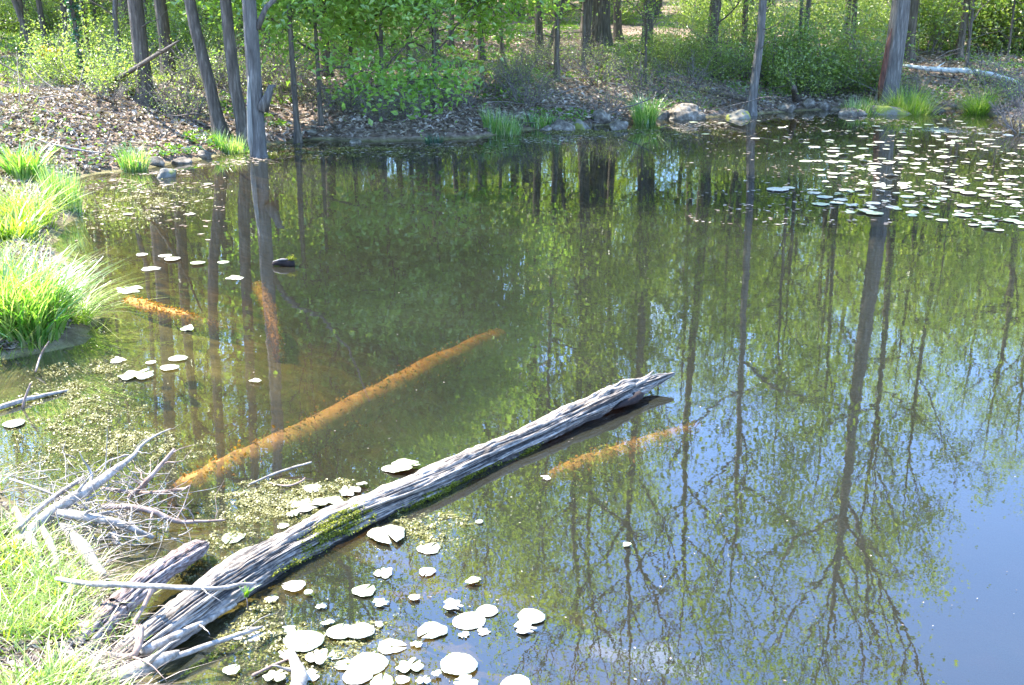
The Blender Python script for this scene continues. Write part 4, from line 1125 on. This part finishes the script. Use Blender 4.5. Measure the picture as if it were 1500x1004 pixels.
NP = [(341, 788, 34, 1, 'pale lily pad alone in the algae left of the grey log'),
 (587, 685, 56, 4, 'ragged white floating leaf above the middle of the grey log'),
 (458, 716, 28, 1, 'lily pad at the upper right corner of the algae mat'),
 (446, 742, 42, 3, 'frayed pad against the algae mat left of the log'),
 (478, 738, 46, 4, 'white curled pad behind the grey log, left one'),
 (512, 722, 34, 3, 'white curled pad behind the grey log, right one'),
 (497, 748, 46, 3, 'white crumpled pad touching the far side of the grey log'),
 (567, 785, 58, 1, 'broad white pad against the near side of the grey log'),
 (628, 804, 36, 1, 'oval white pad with a crisp rim below the mossy part of the log'),
 (562, 841, 28, 4, 'small curled white pad in the dark log shadow'),
 (626, 838, 26, 1, 'small white pad with a notched lower edge right of the log shadow'),
 (533, 867, 36, 1, 'white notched pad below the log shadow'),
 (557, 884, 24, 3, 'small heart-shaped pad below the log shadow'),
 (607, 877, 18, 0, 'tiny round white pad in open brown water'),
 (432, 861, 34, 1, 'white pad by the water edge of the grey log, larger one'),
 (452, 870, 14, 0, 'tiny pad right beside the larger pad by the grey log'),
 (663, 889, 32, 3, 'small notched pad at the upper left of the three-pad cluster'),
 (689, 909, 50, 5, 'large round white pad in the middle of the three-pad cluster'),
 (714, 895, 34, 0, 'white pad overlapping the large one from upper right'),
 (634, 924, 46, 1, 'large notched white pad left of the three-pad cluster'),
 (779, 905, 42, 5, 'rightmost white pad, upper of the two over blue reflection'),
 (768, 921, 34, 3, 'lower torn pad of the two over blue reflection'),
 (693, 853, 24, 4, 'small pinkish pad over the orange sunken stick'),
 (498, 929, 42, 0, 'white pad of the overlapping pair, left one'),
 (529, 927, 44, 5, 'white pad of the overlapping pair, right one'),
 (447, 943, 60, 0, 'very broad blown-out pad left of the overlapping pair'),
 (572, 947, 42, 1, 'white pad above the big bottom cluster'),
 (540, 972, 60, 5, 'largest pad of the big bottom cluster'),
 (522, 992, 44, 0, 'pad at the bottom edge of the big bottom cluster'),
 (600, 977, 40, 3, 'star-shaped torn pad right of the big bottom cluster'),
 (673, 976, 58, 5, 'large white pad near the bottom centre with a small one below'),
 (684, 1001, 36, 3, 'small torn pad tucked below the large bottom centre pad'),
 (757, 1004, 44, 0, 'white pad cut by the bottom edge, furthest right'),
 (339, 985, 26, 1, 'round pad at the bottom left near the sticks'),
 (403, 994, 34, 3, 'pad at the bottom beside the broken grey root'),
 (365, 930, 44, 3, 'pale torn pad beside the end of the second grey stick'),
 (800, 700, 16, 4, 'tiny pale leaf floating beside the shorter sunken log'),
 (702, 765, 12, 0, 'tiny round leaf right of the moss patch'),
 (918, 799, 14, 4, 'small pale leaf floating over the reflected branches'),
 (20, 622, 32, 0, 'lone white pad at the left edge in the shallows'),
 (208, 374, 18, 0, 'first small pad of the upper left row'),
 (243, 376, 20, 0, 'small pad just behind the brightest pad of the upper left row'),
 (252, 381, 24, 5, 'brightest pad of the upper left row'),
 (289, 387, 22, 5, 'white pad right of the brightest one in the upper left row'),
 (327, 384, 18, 0, 'last pad of the upper left row, left of the floating stub'),
 (220, 394, 28, 1, 'dim flat pad below the upper left row'),
 (174, 529, 22, 4, 'curled pad leftmost of the middle left group'),
 (221, 532, 16, 0, 'small pad in the middle left group'),
 (260, 526, 28, 0, 'upper right pad of the middle left group'),
 (249, 540, 28, 5, 'brightest pad of the middle left group'),
 (200, 551, 50, 3, 'long thin dim leaf below the middle left group'),
 (275, 484, 20, 4, 'greenish curled leaf above the middle left group'),
 (375, 560, 18, 3, 'small leaf floating alone right of the middle left group'),
 (345, 407, 26, 3, 'dim pad below and left of the floating stub'),
 (190, 425, 42, 3, 'yellowish floating leaf by the tip of the largest sedge clump'),
 (188, 314, 16, 0, 'small pad near the upper left bank'),
 (280, 314, 16, 3, 'small dim leaf in the upper left reflections'),
 (305, 270, 14, 0, 'small pale pad in the shade by the far left bank'),
 (1139, 278, 34, 5, 'two-lobed pad drifting alone left of the pad field'),
 (1155, 276, 20, 0, 'small pad joined to the lone drifting pad')]
for a in NP: pad(a[0], a[1], a[2], a[3], a[4], None)
for px, py, w_ in [(420, 962, 26), (465, 968, 34), (492, 960, 24), (455, 990, 30), (505, 975, 28), (560, 1000, 36), (590, 998, 22), (480, 915, 20), (425, 925, 22), (620, 1000, 22), (640, 990, 16),
                   (708, 925, 20), (680, 930, 18), (555, 915, 16), (610, 945, 18), (470, 890, 16), (398, 880, 20), (500, 760, 22), (530, 712, 16), (430, 755, 20), (415, 770, 18)]:
    pad(px, py, w_, R.choice([3, 4, 1]), 'small ragged pad scrap crowded among the larger near pads', 'small pad scraps among the larger near pads')
# the pad field in the upper right
cl = []
tries = 0
edge = [(985, 172), (1500, 172), (1500, 345), (1440, 335), (1350, 322), (1275, 318), (1190, 298), (1165, 285), (1200, 258), (1160, 222), (1050, 205), (990, 200)]
def inpoly(x, y, poly):
    c = False; n = len(poly)
    for i in range(n):
        x0, y0 = poly[i]; x1, y1 = poly[(i + 1) % n]
        if (y0 > y) != (y1 > y) and x < (x1 - x0) * (y - y0) / (y1 - y0) + x0: c = not c
    return c
while len(cl) < 285 and tries < 20000:
    tries += 1
    x = R.uniform(985, 1580); y = 176 + 165 * R.random() ** .85
    if not inpoly(min(x, 1499), y, edge): continue
    dens = .15 + .85 * max(0, noise.noise(Vector((x * .02, y * .05, 3))) + .45)
    if x > 1230: dens += .25
    if y < 215 and x < 1250: dens *= .4
    if R.random() > dens: continue
    wpx = R.uniform(9, 23) * (y + 25) / 290
    if any(abs(x - a) < (wpx + b_) * .42 and abs(y - c_) < 2.6 for a, c_, b_ in cl): continue
    cl.append((x, y, wpx))
for x, y, w_ in cl:
    pad(x, y, w_, None, 'small pale lily pad floating in the crowded pad field at upper right', 'pads of the crowded field at upper right')

# floating leaf debris along the far shore and in the left corner
def float_s():
    pts = []
    for k in range(5200):
        u = R.random()
        if u < .62:
            x = R.uniform(130, 1500); yb = np.interp(x, [130, 260, 400, 500, 700, 850, 1000, 1250, 1500], [262, 246, 218, 210, 206, 192, 178, 168, 190])
            y = yb + abs(R.gauss(0, 9)) + 2
        elif u < .70:
            x = R.uniform(100, 330); y = R.uniform(250, 300) + abs(R.gauss(0, 25))
        else:
            x = R.uniform(1000, 1500); y = R.uniform(172, 330)
        if noise.noise(Vector((x * .018, y * .09, 0))) < -.02: continue
        p = P(x, y, .006); pts.append((p.x, p.y))
    return np.array(pts)
fp = float_s(); fp = fp[shore_dist(fp[:, 0], fp[:, 1]) < -.03]
def flat_leaves(name, pts, size, mat, label, lift=.006):
    n = len(pts); th = NR.random(n) * 6.28; L = size * (.4 + 1.1 * NR.random(n))
    d = np.column_stack([np.cos(th), np.sin(th), NR.normal(size=n) * .04]); s = np.column_stack([-np.sin(th), np.cos(th), NR.normal(size=n) * .04])
    c = np.column_stack([pts, lift + NR.random(n) * .006])
    V = np.stack([c - d * L[:, None] / 2, c + s * L[:, None] * .3, c + d * L[:, None] / 2, c - s * L[:, None] * .3], 1).reshape(-1, 3)
    return tag(obj(name, mesh_np(name, V, np.arange(n * 4).reshape(n, 4), M[mat], False, {'var': np.repeat(NR.random(n), 4)})), label, None, None, 'stuff')
flat_leaves('floating_debris', fp, .06, 'dry', 'pale leaf scraps floating along the far shore')
pts = []
for k in range(520):
    x, y = R.uniform(350, 1500), 240 + 760 * R.random() ** 1.2
    if noise.noise(Vector((x * .006, y * .012, 7))) < -.05: continue
    p = P(x, y, .004); pts.append((p.x, p.y))
pts = np.array(pts); pts = pts[shore_dist(pts[:, 0], pts[:, 1]) < -.1]
flat_leaves('floating_specks', pts, .011, 'dry', 'tiny seeds and scraps dotting the open water', .004)

# algae mats at the surface
def mat_patch(cx, cy, rx, ry, label, thr=.0, seed=0, res=.012, hgt=.010, name='algae_mat'):
    a = P(cx - rx, cy, 0).x; b = P(cx + rx, cy, 0).x; y0 = P(cx, cy + ry, 0).y; y1 = P(cx, cy - ry, 0).y
    c = ((a + b) / 2, (y0 + y1) / 2); nx_ = max(8, int((b - a) / res)); ny_ = max(8, int((y1 - y0) / res))
    X, Y = np.meshgrid(np.linspace(a, b, nx_), np.linspace(y0, y1, ny_))
    e = 1 - ((X - c[0]) / ((b - a) / 2)) ** 2 - ((Y - c[1]) / ((y1 - y0) / 2)) ** 2
    k = e * .8 + .5 * vnoise(X + seed, Y, 5) + .5 * vnoise(X, Y + seed, 13) + .5 * vnoise(X, Y + seed, 34) - thr - .1
    del X, Y
    n = int(min(42000, (b - a) * (y1 - y0) * 42000 * (.012 / res) ** 2))
    X = a + (b - a) * NR.random(n); Y = y0 + (y1 - y0) * NR.random(n)
    e = 1 - ((X - c[0]) / ((b - a) / 2)) ** 2 - ((Y - c[1]) / ((y1 - y0) / 2)) ** 2
    k = e * .8 + .5 * vnoise(X + seed, Y, 5) + .5 * vnoise(X, Y + seed, 13) + .5 * vnoise(X, Y + seed, 34) - thr - .1
    m = (k + .25 * NR.normal(size=n) > 0) & (shore_dist(X, Y) < .02)
    X, Y, k = X[m], Y[m], k[m]
    Z = np.clip(k * .02 - .012, -.02, .005) + .006 * NR.normal(size=len(X))
    V, F, at = leaf_quads(np.column_stack([X, Y, Z]), (.012 * res / .012), 2.2, .8, .05, var=np.clip(.45 * np.clip(k, 0, 1.2) + .4 * NR.random(len(X)), 0, 1))
    return tag(obj(name, mesh_np(name, V, F, M['algae'], False, {'var': at})), label, None, None, 'stuff')
mat_patch(405, 745, 110, 42, 'pale yellow algae mat floating left of the grey log', -.2, 1, .0105)
mat_patch(330, 812, 60, 45, 'broken algae scum between the short log and the grey log', .35, 2)
mat_patch(610, 778, 90, 34, 'yellow-green algae along the near side of the grey log', .3, 3)
mat_patch(470, 955, 120, 70, 'broken algae among the lily pads at the bottom', .3, 4)
mat_patch(370, 915, 60, 40, 'algae scum by the foot of the grey log', .2, 5)
mat_patch(90, 610, 120, 55, 'algae scum in the shallow corner at left', .35, 6)
mat_patch(160, 665, 150, 40, 'straw coloured scum above the stick pile', .3, 7)
mat_patch(120, 555, 100, 35, 'algae scum below the largest sedge clump', .4, 8)
mat_patch(190, 300, 130, 40, 'thin scum in the cove at upper left', .45, 9, .02)
mat_patch(500, 222, 300, 12, 'thin scum along the shore under the maples', .4, 10, .026)
mat_patch(900, 196, 200, 11, 'thin scum along the shore by the stones', .45, 11, .026)

# young plant by the log
p = W(362, 893, 0)
e = bpy.data.objects.new('water_seedling', None); COL.objects.link(e); e.location = p
tag(e, 'small green seedling standing in the water beside the grey log', 'plant')
g = Geo(); g.tube([(0, 0, -.03), (.003, 0, .03), (0, 0, .07)], [.003, .0025, .002], 5); obj('stem', g.build('stem', M['stick_brown'], True), e)
V, F, at = blades(np.tile([0, 0, .06], (6, 1)).astype(float), .05, .5, .018, 3); obj('leaf', mesh_np('leaf', V, F, M['leaf_herb'], False, {'var': at}), e)

print('objects', len(COL.objects))
